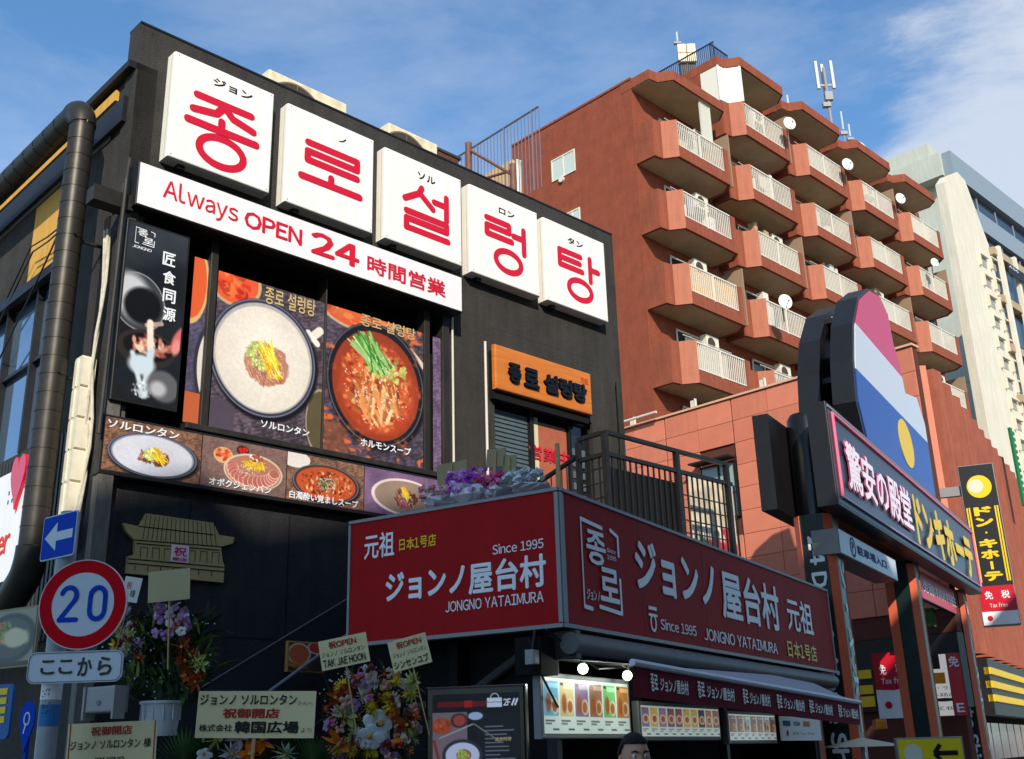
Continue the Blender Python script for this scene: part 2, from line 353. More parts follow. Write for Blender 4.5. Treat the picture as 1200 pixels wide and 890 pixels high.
# ------------------------------------------------------------------ frames of the place
A = Frame(165, 27, 12, 45.5)                 # black restaurant front
S = Frame(o=A.o, th=135.5)                   # its left side
K = Frame(654, 571, 11.1, 30.9)              # food stall, street side
Cf = Frame(o=K.o, th=120.9)                  # food stall, left side
D = Frame(966, 471, 18.8, 30.9)              # long sign on the poles
O = Frame(940.5, 442.5, 33, 135.5)           # orange tiled store wall
RW = Frame(738, 94, 45, 45.2)                # apartment front, corner at x=0
RL = Frame(o=RW.o, th=135.2)                 # apartment left gable
G = Frame(1120, 182, 84, 45.2)

# ------------------------------------------------------------------ ground, street, the row across the street
g = M().box(-1500, 1500, -1500, 1500, -.5, 0); obj('ground', g, mat('pale concrete paving', (120, 116, 110), .9, var=.15, vscale=.6, bump=.2), kind='structure')
g = M().box(-60, 90, -11, -3.2, .004, .012); obj('road', g, mat('asphalt', (62, 62, 64), .9, var=.2, vscale=2, bump=.4, bscale=80), kind='structure', fr=K)
g = M(); g.box(-60, 90, -3.2, -3.05, .004, .13); g.box(-60, 90, -11.15, -11, .004, .13); obj('kerb', g, mat('kerb stone', (140, 138, 132), .9, var=.1), kind='structure', fr=K)
g = M(); g.box(-60, 90, -3.05, 6, .002, .12); g.box(-60, 90, -13.6, -11.15, .002, .12); obj('pavement', g, mat('grey paving', (128, 124, 118), .9, var=.15, vscale=1), kind='structure', fr=K)
for (xa, xb, h, c, nm) in ((-44, -25.6, 22.85, (170, 160, 148), 'beige office block across the street behind the camera, the tallest of its row'), (-25.5, -20.1, 22.15, (120, 110, 104), 'narrow brown block across the street between two wider ones'),
                       (-20, -5.1, 18.9, (176, 172, 164), 'grey shop block across the street, lowest and long'), (-5, 14, 18.4, (150, 120, 100), 'tan shop block across the street at the far end of its row')):
    t = thing('street_building', K, (xa, -14, 0), nm, 'building', 'row across the street')
    obj('wall', M().box(xa, xb, -24, -14, 0, h), mat('wall '+nm[:9], c, .9, var=.1), t)
    i = 0
    for z in np.arange(3.6, h-2, 3.3):
        for x in np.arange(xa+1, xb-1.8, 2.6): obj('window', M().box(x, x+1.5, -13.98, -13.9, z, z+1.5), GLASS, t)

# ------------------------------------------------------------------ black restaurant building
AX1 = A.p(725, 400)[0]; ATOP = A.p(165, 27)[1]; ZB = A.p(541, 372)[1]; ZS = A.p(113, 556, -.15)[1]
xr_, _ = A.p(527, 420)                       # right end of the window bay
xl_ = .27
b = thing('restaurant_building', A, (0, 0, 0), 'black stucco corner restaurant building with tall parapet and photo-covered upper window bay', 'building')
zdoor = A.p(600, 470)[1]; xd0, xd1 = A.p(580, 500)[0], A.p(694, 500)[0]; zfl = A.p(600, 610)[1]-.3
m = M(); m.box(0, AX1, 0, .3, ZB, ATOP); obj('parapet', m, BLK, b)
m = M(); m.box(xr_, xd0, 0, .3, ZS, ZB-.001); m.box(xd1, AX1, 0, .3, ZS, ZB-.001); m.box(xd0, xd1, 0.002, .3, zdoor, ZB-.001); obj('front_wall', m, BLK, b); obj('lower_wall', M().box(.02, AX1, .004, .3, 0, ZS-.001), mat('lower wall black with shade in its colour', (40, 40, 43), .75, var=.2, vscale=2, bump=.5, bscale=40, streak=.3), b)  # lower wall gets a darker colour of its own to stand for shade
m = M(); m.box(.002, AX1-.002, .35, .5, ZS-.05, ZB); obj('inner_wall', m, VOID, b)
m = M(); m.box(0, AX1, -.012, .32, ATOP, ATOP+.03); obj('coping', m, BLKP, b)
for px_ in (318, 441, 546, 635): obj('seam_strip', M().box(A.p(px_+8, 200)[0], A.p(px_+8, 200)[0]+.02, -.012, .02, ZB+.9, ATOP-.35), BLKP, b)
zs_ = S.p(160, 80)[1]
m = M(); m.box(.0, AX1-.01, .6, 9, ATOP-1.5, ATOP-1.4); obj('roof', m, mat('roof sheet', (90, 90, 90), .8), b)
m = M(); m.box(AX1-.3, AX1, .3, 9, 0, ATOP-.8); m.box(.0, AX1, 8.7, 9, 0, ATOP-1.4); obj('rear_wall', m, BLK, b)
# side wall (in the side frame, x runs back to the left)
sx0 = S.p(0, 240)[0]-3
t = thing('side_wall', S, (0, 0, 0), 'black side wall of the restaurant behind the big duct, with ochre panel and strip windows', 'wall')
xo0, xo1 = S.p(33, 300)[0], S.p(84, 260)[0]
zt_, zm_ = zs_, S.p(64, 312)[1]; zw0 = S.p(62, 500)[1]-.1; ztp = S.p(79, 204)[1]
m = M(); m.box(sx0, -.0, .02, .3, ztp, zt_); m.box(sx0, xo0, .022, .3, zm_, ztp-.001); m.box(xo1+.2, 0, .022, .3, zw0, ztp-.001); m.box(sx0, 0, .024, .3, 0, zw0-.001); obj('wall', m, BLK, t)
m = M(); m.box(sx0, .0, -.10, .3, zt_+.001, zt_+.10); m.box(sx0, -.15, -.06, .019, ztp-.02, ztp+.35); m.box(sx0, xo1, -.09, .018, zm_-.16, zm_-.02); obj('trim', m, BLKP, t)
m = M(); m.box(xo0, xo1+.2, .03, .1, zm_, ztp-.002); obj('ochre_panel', m, mat('ochre plaster', (206, 158, 74), .85, var=.12, vscale=3, stretch=(3, 3, .4)), t, label='sunlit ochre panel')
m = M(); m.box(sx0, -.5, -.03, .018, S.p(75, 192)[1]+.22, S.p(75, 192)[1]+.38); obj('ochre_strip', m, mat('ochre plaster', (206, 158, 74)), t)
n = 0; x = xo1+.2
while x > sx0+1:
    w_ = obj('window', M().box(x-1.1, x-.06, .10, .13, zw0+.02, zm_-.18), mat('blue sky glass', (120, 150, 180), .05, spec=1, metal=.75), t)
    f = M(); f.box(x-.06, x, .0, .14, zw0, zm_-.16); f.box(x-1.1, x-.06, .03, .14, (zw0+zm_)/2, (zw0+zm_)/2+.05); obj('frame', f, BLKP, w_); x -= 1.1
m = M()
zc = zw0-.1
for i in range(70): m.box(-.6-i*.11, -.6-i*.11+.06, -.03, .0239, 3.0, zc)
obj('corrugated_panel', m, DKM, t, kind='stuff')
# worn steel column on the corner, ledge under the bay
m = M(); m.box(-.02, .16, -.14, -.001, 0, ZB+.3); m.box(.19, .25, -.08, -.001, ZS, ZB+.1); obj('corner_column', m, mat('worn grey steel', (96, 94, 88), .7, var=.35, vscale=9, stretch=(1, 1, .25), bump=.3), b)
m = M(); m.tube([(-.05, -.2, ZB+.55), (-.1, -.28, ZB+.2), (-.09, -.2, 5.2)], .028, 8); m.box(-.45, .05, -.22, .0, ZB-.15, ZB+.05); obj('conduit', m, DKM, b)

# window bay
m = M()
zt1 = A.p(261, 306)[1]; zt2 = zt1
zb1 = A.quad((261, 320), (378, 354), (375, 524), (244, 504))[2]
bay = thing('window_bay', A, (xl_, 0, zb1), 'upper window bay filled with two huge soup photographs between bronze mullions', 'window')
def mull(a, c): obj('mullion', M().bbox(a, c, -.075, .12, zb1-.10, ZB-.02, .012), DKM, bay)
xs = [A.p(p, 480)[0] for p in (214, 232, 244, 375.5, 492, 504, 512, 526)]
mull(xs[1], xs[1]+.11); mull(xs[4]+.03, xs[4]+.14); mull(xs[6]+.06, xs[6]+.2); mull(xs[3]-.012, xs[3]+.012)
m = M(); m.bbox(xs[0], xs[-1], -.12, .14, zb1-.10, zb1-.02, .012); obj('sill', m, DKM, bay); m = M(); m.box(xl_, xs[-1], -.06, .34, ZB-.12, ZB-.004); obj('header', m, DKM, bay)
zph = A.p(261, 320)[1]

def wood(P, lo=(62, 52, 58), hi=(98, 84, 92)):
    t = P.noise(6, 0)+.5*P.noise(26, 0); P.blend(np.clip(.5+t*1.2+.3*np.sin(P.Y*.9+P.X*.35+t*5), 0, 1), hi); return P
def finish(P, cx=None, cy=None, rx=0, ry=0, n=60):
    for _ in range(n if cx else 0):
        t, r = random.random()*6.28, math.sqrt(random.random()); P.ell(cx+rx*r*math.cos(t), cy+ry*r*math.sin(t), random.uniform(.5, 1.6), random.uniform(.4, 1.0), (252, 246, 232), random.random()*3, 1)
    P.noise(3, .06, 1); P.noise(60, .06); return P
def bowl(P, cx, cy, rx, ry, rim, soup, inner=None, rot=0):
    P.ell(cx+3, cy+4, rx*1.02, ry*1.03, (24, 20, 24), rot, 5); P.ell(cx, cy, rx, ry, rim, rot)
    P.ring(cx, cy, rx*.975, ry*.98, 1.6, tuple(min(255, c+70) for c in rim), rot); P.ell(cx, cy, rx*.93, ry*.93, inner or rim, rot); P.ell(cx, cy+ry*.02, rx*.89, ry*.885, soup, rot)
    return P
# photo one: white ox-bone soup
P = Pic(190, 250, (60, 50, 56)); wood(P, hi=(104, 92, 104))
P.ell(28, 10, 42, 38, (226, 96, 54)); P.ring(28, 10, 43, 39, 5, (200, 170, 120)); P.blobs(26, 8, 34, 30, 60, 9, [(232, 82, 40), (240, 120, 60), (205, 50, 30)])
P.ell(188, 205, 26, 52, (92, 82, 60)); P.ring(188, 205, 26, 52, 2, (170, 155, 120))
P.line(156, 78, 182, 52, 14, (226, 220, 206)); P.line(160, 60, 178, 76, 10, (240, 234, 220))
P.rect(0, 205, 40, 250, (80, 70, 84)); bowl(P, 84, 122, 92, 96, (52, 56, 74), (226, 218, 204), (176, 172, 172))
t = P.noise(40, 0); P.blend((1-P.d(84, 122, 80, 84))*5*.25+t*.08, (240, 234, 222))
P.ell(88, 130, 38, 36, (186, 128, 106), .3, 3, .25); P.strands(88, 132, 35, 32, 150, 12, 1.3, [(176, 104, 84), (206, 150, 122), (160, 88, 72), (220, 176, 150)], .4, 1.2)
P.blobs(76, 120, 22, 21, 60, 4, [(198, 214, 120), (164, 196, 84), (226, 232, 160)]); P.strands(75, 121, 20, 18, 80, 10, 1.1, [(206, 220, 130), (150, 184, 76)], 0, 3)
P.strands(95, 124, 14, 18, 46, 36, 2.4, [(250, 214, 40), (240, 190, 20), (255, 232, 90)], 1.05, .32)
finish(P, 90, 126, 30, 28, 70); P.put('photo_print', A.p(261, 320)[0]*.0+xs[2], xs[3]-.012, zb1, zph, -.035, bay)
text(bay, '종로 설렁탕', *A.rect((311, 337), (370, 353), -.04)[:2], *[A.p(340, y, -.04)[1] for y in (364, 344)], -.041, mat('gold film', (200, 176, 120), .5), .02)
q = A.quad((306, 492), (363, 503), (362, 512), (305, 501), -.04); text(bay, 'ソルロンタン', *q, -.041, LETW, .03)
# photo two: red tripe soup
P = Pic(165, 250, (60, 50, 56)); wood(P, hi=(92, 82, 104)); P.rect(0, 200, 40, 250, (120, 74, 60)); P.noise(5, .25)
P.ell(52, -4, 60, 34, (220, 92, 58)); P.ring(52, -4, 61, 35, 4, (196, 172, 130)); P.blobs(50, 0, 46, 20, 50, 9, [(226, 90, 50), (240, 140, 80)])
P.line(140, 40, 165, 66, 9, (226, 214, 190)); bowl(P, 84, 118, 80, 108, (26, 26, 34), (150, 60, 34), (34, 26, 30))
P.ell(86, 124, 62, 82, (176, 66, 34), 0, 5); P.blend((1-P.d(86, 124, 60, 80))*4*(.40+P.noise(12, 0)*2.0), (216, 104, 56)); P.blend((1-P.d(84, 120, 64, 88))*4*np.clip(P.noise(7, 0)*2-.3, 0, .5), (240, 184, 130)); P.blobs(86, 122, 58, 78, 160, 4, [(220, 110, 54), (176, 54, 28), (240, 150, 84)])
P.blobs(84, 146, 40, 34, 70, 11, [(204, 120, 66), (170, 84, 44), (232, 168, 110), (150, 70, 40)]); P.strands(84, 140, 34, 40, 60, 26, 5, [(214, 138, 78), (182, 96, 50), (238, 190, 130)], 1.4, .5)
P.blobs(100, 88, 34, 22, 50, 5, [(210, 196, 110), (176, 190, 90), (240, 220, 150)])
P.strands(76, 66, 20, 14, 90, 52, 2.6, [(96, 170, 70), (60, 130, 50), (150, 204, 110), (206, 226, 160)], 1.05, .42)
finish(P, 84, 130, 54, 66, 160); P.put('photo_print', xs[3]+.012, xs[4]+.05, zb1, zph, -.035, bay)
text(bay, '종로 설렁탕', xs[3]+.62, xs[4]-.12, A.p(440, 384, -.04)[1]-.03, A.p(440, 372, -.04)[1], -.041, mat('gold film', (200, 176, 120), .5), .02)
q = A.quad((423, 514), (482, 525), (481, 534), (422, 523), -.04); text(bay, 'ホルモンスープ', *q, -.041, LETW, .03)
# narrow prints at both ends
P = Pic(34, 250, (70, 64, 86)); wood(P, hi=(96, 92, 120)); P.ell(-2, 40, 36, 60, (224, 96, 50)); P.ring(-2, 40, 36, 60, 5, (216, 180, 120)); P.ell(60, 160, 46, 70, (50, 52, 66)); P.ell(62, 160, 40, 62, (220, 214, 206)); P.rect(0, 205, 34, 250, (190, 96, 60))
P.put('photo_print', xs[0], xs[1], zb1, zph+.1, -.02, bay)
P = Pic(20, 250, (90, 72, 96)); wood(P, hi=(130, 106, 140)); P.put('photo_print', xs[5]+.04, xs[6]+.06, zb1, zph, -.02, bay)

# strip of four dish photographs
q = [A.p(113, 556, -.16), A.p(126, 489, -.16), A.p(447, 604, -.16)]
sx0_, sx1_ = A.p(124, 489, -.16)[0], A.p(522, 575, -.16)[0]; sz1 = A.p(126, 488, -.16)[1]; sz0 = A.p(447, 602, -.16)[1]
st = thing('menu_strip', A, (sx0_, 0, sz0), 'low strip light box with four dish photographs under the window bay', 'sign')
m = M(); m.bbox(sx0_-.03, sx1_+.03, -.15, -.002, sz0-.05, sz1+.03, .01); obj('case', m, BLKP, st)
bx = [sx0_]+[A.p(p, y, -.16)[0] for p, y in ((236, 540), (336, 560), (427, 575))]+[sx1_]
HH = 110
for i in range(4):
    wv = int(110*(bx[i+1]-bx[i])/(sz1-sz0)); P = Pic(wv, HH, (96, 70, 58)); wood(P, hi=(150, 110, 84)); cx, cy = wv/2, HH*.58
    if i == 0:
        bowl(P, cx, cy, wv*.46, HH*.42, (40, 44, 58), (206, 208, 220), (130, 134, 150)); P.blobs(cx, cy+4, 34, 16, 90, 6, [(150, 96, 74), (190, 140, 116), (120, 70, 56)]); P.blobs(cx-6, cy-2, 16, 12, 40, 5, [(180, 206, 90), (214, 226, 140)]); P.strands(cx+12, cy, 12, 10, 26, 24, 2.6, [(250, 210, 40), (236, 180, 20)], .7, .3)
    if i == 1:
        P.blend(P.X*0+.5, (124, 104, 110)); P.ell(wv*.24, 36, 24, 18, (210, 170, 120)); P.blobs(wv*.24, 34, 18, 12, 30, 5, [(220, 60, 40), (240, 110, 60)])
        P.ell(wv*.46, 18, 16, 11, (60, 40, 40)); P.blobs(wv*.46, 18, 12, 7, 20, 4, [(200, 40, 30)]); P.ell(wv*.6, 62, wv*.35, 40, (214, 196, 170)); P.ell(wv*.6, 63, wv*.33, 37, (176, 120, 100))
        for k in range(15):
            a = math.pi*(1.02-k/14.); P.ell(wv*.6+wv*.25*math.cos(a), 58+26*math.sin(a), 11, 15, (236, 190, 170), a-1.57); P.ell(wv*.6+wv*.25*math.cos(a), 57+26*math.sin(a), 9.5, 13, (178+8*(k % 2), 104, 92), a-1.57)
        P.strands(wv*.6, 46, 26, 10, 70, 16, 1.7, [(246, 210, 60), (230, 180, 40)], 0, 3); P.blobs(wv*.62, 30, 16, 8, 24, 5, [(240, 232, 220), (190, 60, 50), (140, 90, 70)])
    if i == 2:
        P.ell(wv*.1, 14, 40, 20, (226, 220, 214)); bowl(P, cx, cy-4, wv*.43, HH*.40, (38, 42, 52), (190, 84, 44), (90, 50, 40)); P.blobs(cx, cy-4, wv*.34, 30, 140, 5, [(214, 120, 70), (120, 52, 34), (236, 170, 120), (170, 60, 36)]); P.strands(cx, cy-6, 24, 14, 60, 14, 2, [(60, 40, 36), (210, 180, 150), (90, 120, 50)], 1, 1.4)
    if i == 3:
        P.blend(P.X*0+.7, (120, 96, 150)); P.noise(30, .2); P.ell(cx, cy-4, wv*.42, HH*.42, (226, 206, 204)); P.ell(cx, cy-4, wv*.38, HH*.37, (150, 128, 112)); P.strands(cx-8, cy+2, 28, 18, 90, 24, 2.4, [(214, 90, 130), (90, 50, 44), (120, 150, 60), (150, 80, 60)], 1.2, .5); P.blobs(cx+20, cy-2, 16, 12, 40, 5, [(84, 44, 36), (120, 60, 44)]); P.strands(cx-2, cy-14, 7, 10, 20, 22, 3.5, [(246, 214, 60), (236, 190, 40)], .8, .3)
    finish(P, cx, cy, 26, 16, 40); P.put('photo_print', bx[i]+.006, bx[i+1]-.006, sz0, sz1, -.153, st)
hz = (sz1-sz0)
text(st, 'ソルロンタン', bx[0]+.03, bx[0]+.92, sz1-.2*hz, sz1-.03*hz, -.158, LETW, .035)
text(st, 'オポクジェンバン', bx[1]+.12, bx[2]-.22, sz0+.03*hz, sz0+.19*hz, -.158, LETW, .035)
text(st, '白濁酔い覚ましスープ', bx[2]+.05, bx[3]-.1, sz0+.02*hz, sz0+.19*hz, -.158, LETW, .035)

# tall narrow picture sign
q = A.quad((153.7, 257), (221, 281), (205.7, 478.8), (131.2, 464.7), -.2)
x0, x1, z0, z1 = q
ts = thing('vertical_sign', A, (x0, 0, z0), 'tall narrow dark sign showing broth poured from a ladle', 'sign')
m = M(); m.bbox(x0-.03, x1+.03, -.19, -.001, z0-.04, z1+.03, .012); obj('case', m, BLKP, ts)
P = Pic(76, 214, (26, 29, 33)); P.noise(34, .5); t = P.noise(50, 0); P.blend(np.clip((60-P.Y)/90+t*.4, 0, .35), (86, 94, 102))
P.ell(20, 96, 30, 34, (60, 62, 66), -.5); P.ell(13, 92, 22, 30, (196, 200, 204), -.5, 9); P.ell(25, 100, 23, 22, (14, 14, 16), -.5, 5); P.line(32, 122, 50, 116, 5, (190, 150, 130)); P.ring(20, 96, 31, 35, 1.4, (150, 152, 156), -.5)
P.ell(34, 150, 36, 22, (46, 40, 38)); P.ell(36, 148, 30, 16, (20, 16, 16)); P.blobs(40, 146, 24, 10, 50, 5, [(214, 150, 130), (180, 100, 84), (232, 190, 170), (140, 70, 60)])
P.line(36, 118, 39, 150, 8, (236, 222, 204), 2); P.line(18, 158, 34, 204, 6, (206, 220, 226), 3); P.line(40, 152, 36, 204, 9, (196, 214, 222), 3); P.ell(30, 170, 16, 12, (200, 216, 226), 0, 5)
P.blobs(34, 198, 14, 10, 40, 2, [(236, 238, 240), (180, 190, 200)]); P.ell(58, 190, 20, 18, (92, 92, 96), .4, 4); P.ell(52, 194, 10, 9, (180, 182, 186), 0, 6)
P.ell(76, 128, 9, 20, (206, 104, 104), .5, 3); P.ell(70, 140, 5, 10, (226, 140, 132), .2, 3)
P.put('photo_print', x0, x1, z0, z1, -.193, ts)
for k, ch in enumerate('匠食同源'):
    a = A.p(195, 297+k*21.5, -.2); text(ts, ch, a[0]-.04, a[0]+.13, a[1]-.16, a[1]+.02, -.197, LETW, .03)
def bracket_logo(parent, x0, x1, z0, z1, y, mt, k=1, kana='ジョンノ'):
    w, h = x1-x0, z1-z0; m = M(); s_ = .045*h
    X = lambda u: x0+u*w; Z = lambda v: z1-v*h
    m.stroke([(X(.02), Z(.02)), (X(.02), Z(.98))], s_*.6, y); m.stroke([(X(.02), Z(.03)), (X(.55), Z(.06))], s_, y); m.stroke([(X(.78), Z(.05)), (X(.97), Z(.1)), (X(.97), Z(.32))], s_, y)
    m.stroke([(X(.02), Z(.98)), (X(.2), Z(.99))], s_, y); m.stroke([(X(.4), Z(.95)), (X(.97), Z(.98)), (X(.97), Z(.6))], s_, y)
    text_into(m, '종', X(.12), X(.62), Z(.5), Z(.12), y-.003, .03); text_into(m, '로', X(.42), X(.93), Z(.88), Z(.5), y-.004, .03)
    if kana: text_into(m, kana, X(.08), X(.4), Z(.9), Z(.78), y-.003, .02)
    return obj('emblem', m, mt, parent)
a, c = A.p(158, 263, -.2), A.p(181, 291, -.2); bracket_logo(ts, a[0]+.02, c[0]+.0, c[1], a[1]-.02, -.197, LETW, kana='')
text(ts, 'JONGNO', a[0]+.0, c[0]-.03, c[1]-.07, c[1]-.03, -.197, LETW, .02)

# five white sign boxes with red Korean letters
quads = [((206, 60), (322, 109.5), (316, 226), (195.5, 183.7)), ((338, 121), (438, 163.5), (437.6, 273), (333, 237.6)), ((451, 173.6), (540.4, 209), (542, 311.8), (451, 279.8)),
         ((550.5, 217.4), (629.7, 247.7), (633, 346.5), (552, 320)), ((637, 257), (708, 282.5), (713, 376.5), (641, 353))]
G_ = {  # strokes in box units, ring = (cx, cy, rx, ry)
    '종': ([[(.2, .33), (.8, .33)], [(.5, .345), (.42, .44), (.17, .475)], [(.5, .35), (.6, .43), (.83, .475)], [(.48, .5), (.48, .585)], [(.12, .59), (.87, .59)]], [(.5, .79, .235, .13)]),
    '로': ([[(.2, .32), (.83, .32)], [(.83, .33), (.83, .41), (.2, .41), (.2, .5), (.83, .5)], [(.5, .6), (.5, .665)], [(.13, .68), (.87, .68)]], []),
    '설': ([[(.46, .30), (.42, .37), (.22, .48)], [(.44, .37), (.62, .49)], [(.64, .40), (.8, .40)], [(.82, .30), (.82, .56)], [(.24, .61), (.82, .61), (.82, .69), (.24, .69), (.24, .79), (.84, .79)]], []),
    '렁': ([[(.2, .31), (.56, .31), (.56, .395), (.2, .395), (.2, .49), (.6, .49)], [(.63, .41), (.78, .41)], [(.8, .30), (.8, .58)]], [(.54, .735, .2, .115)]),
    '탕': ([[(.2, .32), (.58, .32)], [(.2, .32), (.2, .50), (.6, .50)], [(.2, .41), (.56, .41)], [(.75, .30), (.75, .58)], [(.77, .43), (.9, .43)]], [(.55, .735, .2, .115)])}
kan = ['ジョン', 'ノ', 'ソル', 'ロン', 'タン']; kb = [(.36, .8, .095, .175), (.58, .68, .13, .18), (.4, .66, .12, .2), (.4, .66, .13, .2), (.36, .64, .12, .2)]
ords = ['leftmost and largest', 'second from left', 'middle', 'second from right', 'rightmost and smallest looking']
for i, (ch, qd) in enumerate(zip('종로설렁탕', quads)):
    x0, x1, z0, z1 = A.quad(*qd, -.21)
    t = thing('sign_box', A, (x0, 0, z0), f'{ords[i]} of the five white sign boxes, red letter {ch} under small {kan[i]}', 'sign', 'white letter boxes on the parapet')
    obj('case', M().bbox(x0, x1, -.19, -.001, z0, z1, .02), mat('cream box side', (236, 232, 220), .5, var=.05), t)
    obj('panel', M().bbox(x0+.004, x1-.004, -.21, -.191, z0+.004, z1-.004, .02), WHT, t)
    X = lambda u: x0+(.5+(u-.5)*.90)*(x1-x0); Z = lambda v: z1-v*(z1-z0); m = M(); wd = .070*(z1-z0)
    for s_ in G_[ch][0]: m.stroke([(X(u), Z(v)) for u, v in s_], wd, -.214)
    for r_ in G_[ch][1]: m.ring(X(r_[0]), Z(r_[1]), r_[2]*.92*(x1-x0), r_[3]*(z1-z0), wd, -.213)
    obj('letter', m, RED, t)
    for sx_ in (x0+.05, x1-.05):
        for sz_ in (z0+.05, z1-.05): obj('screw', M().disc(sx_, sz_, .009, -.2135, -.2105, 8), mat('screw head', (150, 148, 142), .4, metal=.5), t)
    obj('edge_seam', M().box(x0-.001, x0+.0035, -.12, -.115, z0+.02, z1-.02), mat('side seam', (120, 116, 106), .7), t)
    k = kb[i]; text(t, kan[i], X(k[0]), X(k[1]), Z(k[3]), Z(k[2]), -.213, BLKF, .035, name='small_lettering')
    obj('bracket', M().box(x0+.2, x0+.3, -.12, -.02, z0-.06, z0-.001), BLKP, t)

# long white banner box
x0, x1, z0, z1 = A.quad((165, 188.7), (541, 327), (541, 366.4), (161, 236), -.34)
t = thing('banner_sign', A, (x0, 0, z0), 'long white banner box reading Always OPEN 24 in red', 'sign')
obj('case', M().bbox(x0-.02, x1+.02, -.33, -.002, z0-.02, z1+.02, .012), BLKP, t)
obj('panel', M().box(x0, x1, -.34, -.331, z0, z1), WHTP, t)
rd = mat('red print', (206, 28, 52), .45)
h = z1-z0
def bt(s, p0, p1, v0, v1, bold): a = A.p(p0[0], p0[1], -.34)[0]; c = A.p(p1[0], p1[1], -.34)[0]; text(t, s, a, c, z0+h*v0, z0+h*v1, -.344, rd, bold)
bt('Always', (191, 225), (279, 255), .22, .82, 0.012); bt('OPEN', (286, 258), (354, 280), .30, .74, .035); bt('24', (364, 285), (421, 310), .22, .84, .045); bt('時間営業', (430, 312), (522, 340), .22, .70, .03)

# wooden name board over the door
x0, x1, z0, z1 = A.quad((581, 404), (694, 438), (693, 486), (580, 455), -.18)
t = thing('name_board', A, (x0, 0, z0), 'orange wooden name board with raised black Korean letters over the upper door', 'sign')
obj('board', M().bbox(x0, x1, -.18, -.1, z0, z1, .025), mat('orange varnished wood', (212, 128, 54), .5, rgb2=(186, 102, 38), vscale=3, stretch=(.6, 1, 8)), t)
obj('hood', M().box(x0+.02, x1-.02, -.1, -.003, z0-.14, z1-.08), VOID, t)
m = M()
for s_, (u0, u1) in (('종', (.115, .24)), ('로', (.27, .42)), ('설', (.47, .62)), ('렁', (.63, .77)), ('탕', (.78, .93))):
    for k, yy in enumerate((-.184, -.196, -.208, -.22)): text_into(m, s_, x0+u0*(x1-x0), x0+u1*(x1-x0), z0+.22*(z1-z0), z0+.66*(z1-z0), yy, .06)
obj('letters', m, mat('black gloss', (16, 15, 15), .3), t)
text(t, '元祖', x0+.88*(x1-x0), x0+.96*(x1-x0), z0+.70*(z1-z0), z0+.84*(z1-z0), -.184, mat('red stamp', (200, 60, 30)), .02, name='stamp')

# glass door under it
t = thing('glass_door', A, (xd0, .1, zfl), 'glazed double door under the orange name board, street reflections set in as coloured strips and panels', 'door')
zd0 = ZS+.2
P = Pic(110, 150, (70, 84, 92)); P.noise(20, .5)
for yy in range(8, 150, 7): P.line(0, yy, 50, yy+random.uniform(2, 8), 2.5, (130, 150, 158), 2)
xm = (xd0+xd1)/2-.22
gl = mat('door glass', (40, 48, 52), .03, spec=1, metal=.55)
for (a, c, nm) in ((xd0+.06, xm-.06, 0), (xm+.02, xd1-.5, 1), (xd1-.46, xd1-.06, 2)):
    l = obj('door_leaf', M().box(a, c, .14, .17, zd0, zdoor-.08), gl, t)
    f = M(); f.box(a-.05, a, .08, .2, zd0, zdoor); f.box(c, c+.04, .08, .2, zd0, zdoor); f.box(a, c, .09, .19, zdoor-.08, zdoor-.002); obj('frame', f, BLKP, l)
    if nm == 1: text(l, '営業中', a-.1, c+.02, zd0+1.25, zd0+1.5, .110, mat('red print', (206, 28, 52)), .02)
for k in range(12): obj('reflection_strip', M().box(xd0+.09, xm-.09, .125, .138, zdoor-.16-k*.075, zdoor-.21-k*.075), mat('pale blue painted reflection', (84, 98, 104), .6, var=.15, vscale=6), t)  # added strips imitate pale street reflections in the door glass
obj('reflection_panel', M().box(xm+.16, xd1-.54, .125, .138, zd0+.6, zdoor-.2), mat('terracotta painted reflection', (170, 96, 70), .5, var=.12, vscale=4), t); obj('reflection_edge', M().box(xm+.07, xm+.159, .125, .138, zd0+.3, zdoor-.12), mat('cream painted reflection', (214, 202, 164), .5), t)  # added coloured panels imitate the warm reflections in the glass
obj('reflection_panel', M().box(xm+.16, xd1-.54, .124, .137, zd0, zd0+.59), mat('grey beige painted reflection', (150, 146, 130), .5), t, label='grey beige lower panel standing in for a reflection')
for k in range(6): obj('reflection_strip', M().box(xd1-.42, xd1-.09, .115, .135, zdoor-.5-k*.2, zdoor-.62-k*.2), mat('pale blue painted reflection', (128, 146, 152), .6, var=.15, vscale=6), t)
# pale rain pipes
for (pa, pb, lab) in (((653-350, 0), 0, 0),): pass
a = A.p(568, 530)[0]; t = obj('rain_pipe', M().tube([(a, -.06, ZS), (a, -.06, A.p(566, 402)[1])], .022, 8), CREAM, fr=A); tag(t, 'slim cream rain pipe beside the upper glass door', 'pipe')
a = A.p(527, 500)[0]; t = obj('rain_pipe', M().tube([(a+.03, -.05, ZS), (a+.03, -.05, ZB)], .018, 8), CREAM, fr=A); tag(t, 'slim cream pipe along the right end of the photo window bay', 'pipe')
a = A.p(722, 480)[0]; t = obj('rain_pipe', M().tube([(a, -.07, ZS-1), (a, -.07, ZB-.3)], .04, 8), DKM, fr=A); tag(t, 'dark rain pipe near the right corner of the black front', 'pipe')

for x in (1.2, 2.6, 4.0, 5.4): obj('panel_joint', M().box(x, x+.012, -.004, .003, 0, ZS-.1), mat('dark joint line', (18, 18, 20), .9), b)  # thin dark joints between the wall panels
for z in (1.4, 3.05): obj('panel_joint', M().box(.1, AX1-.05, -.003, .0035, z, z+.012), mat('dark joint line', (18, 18, 20), .9), b)
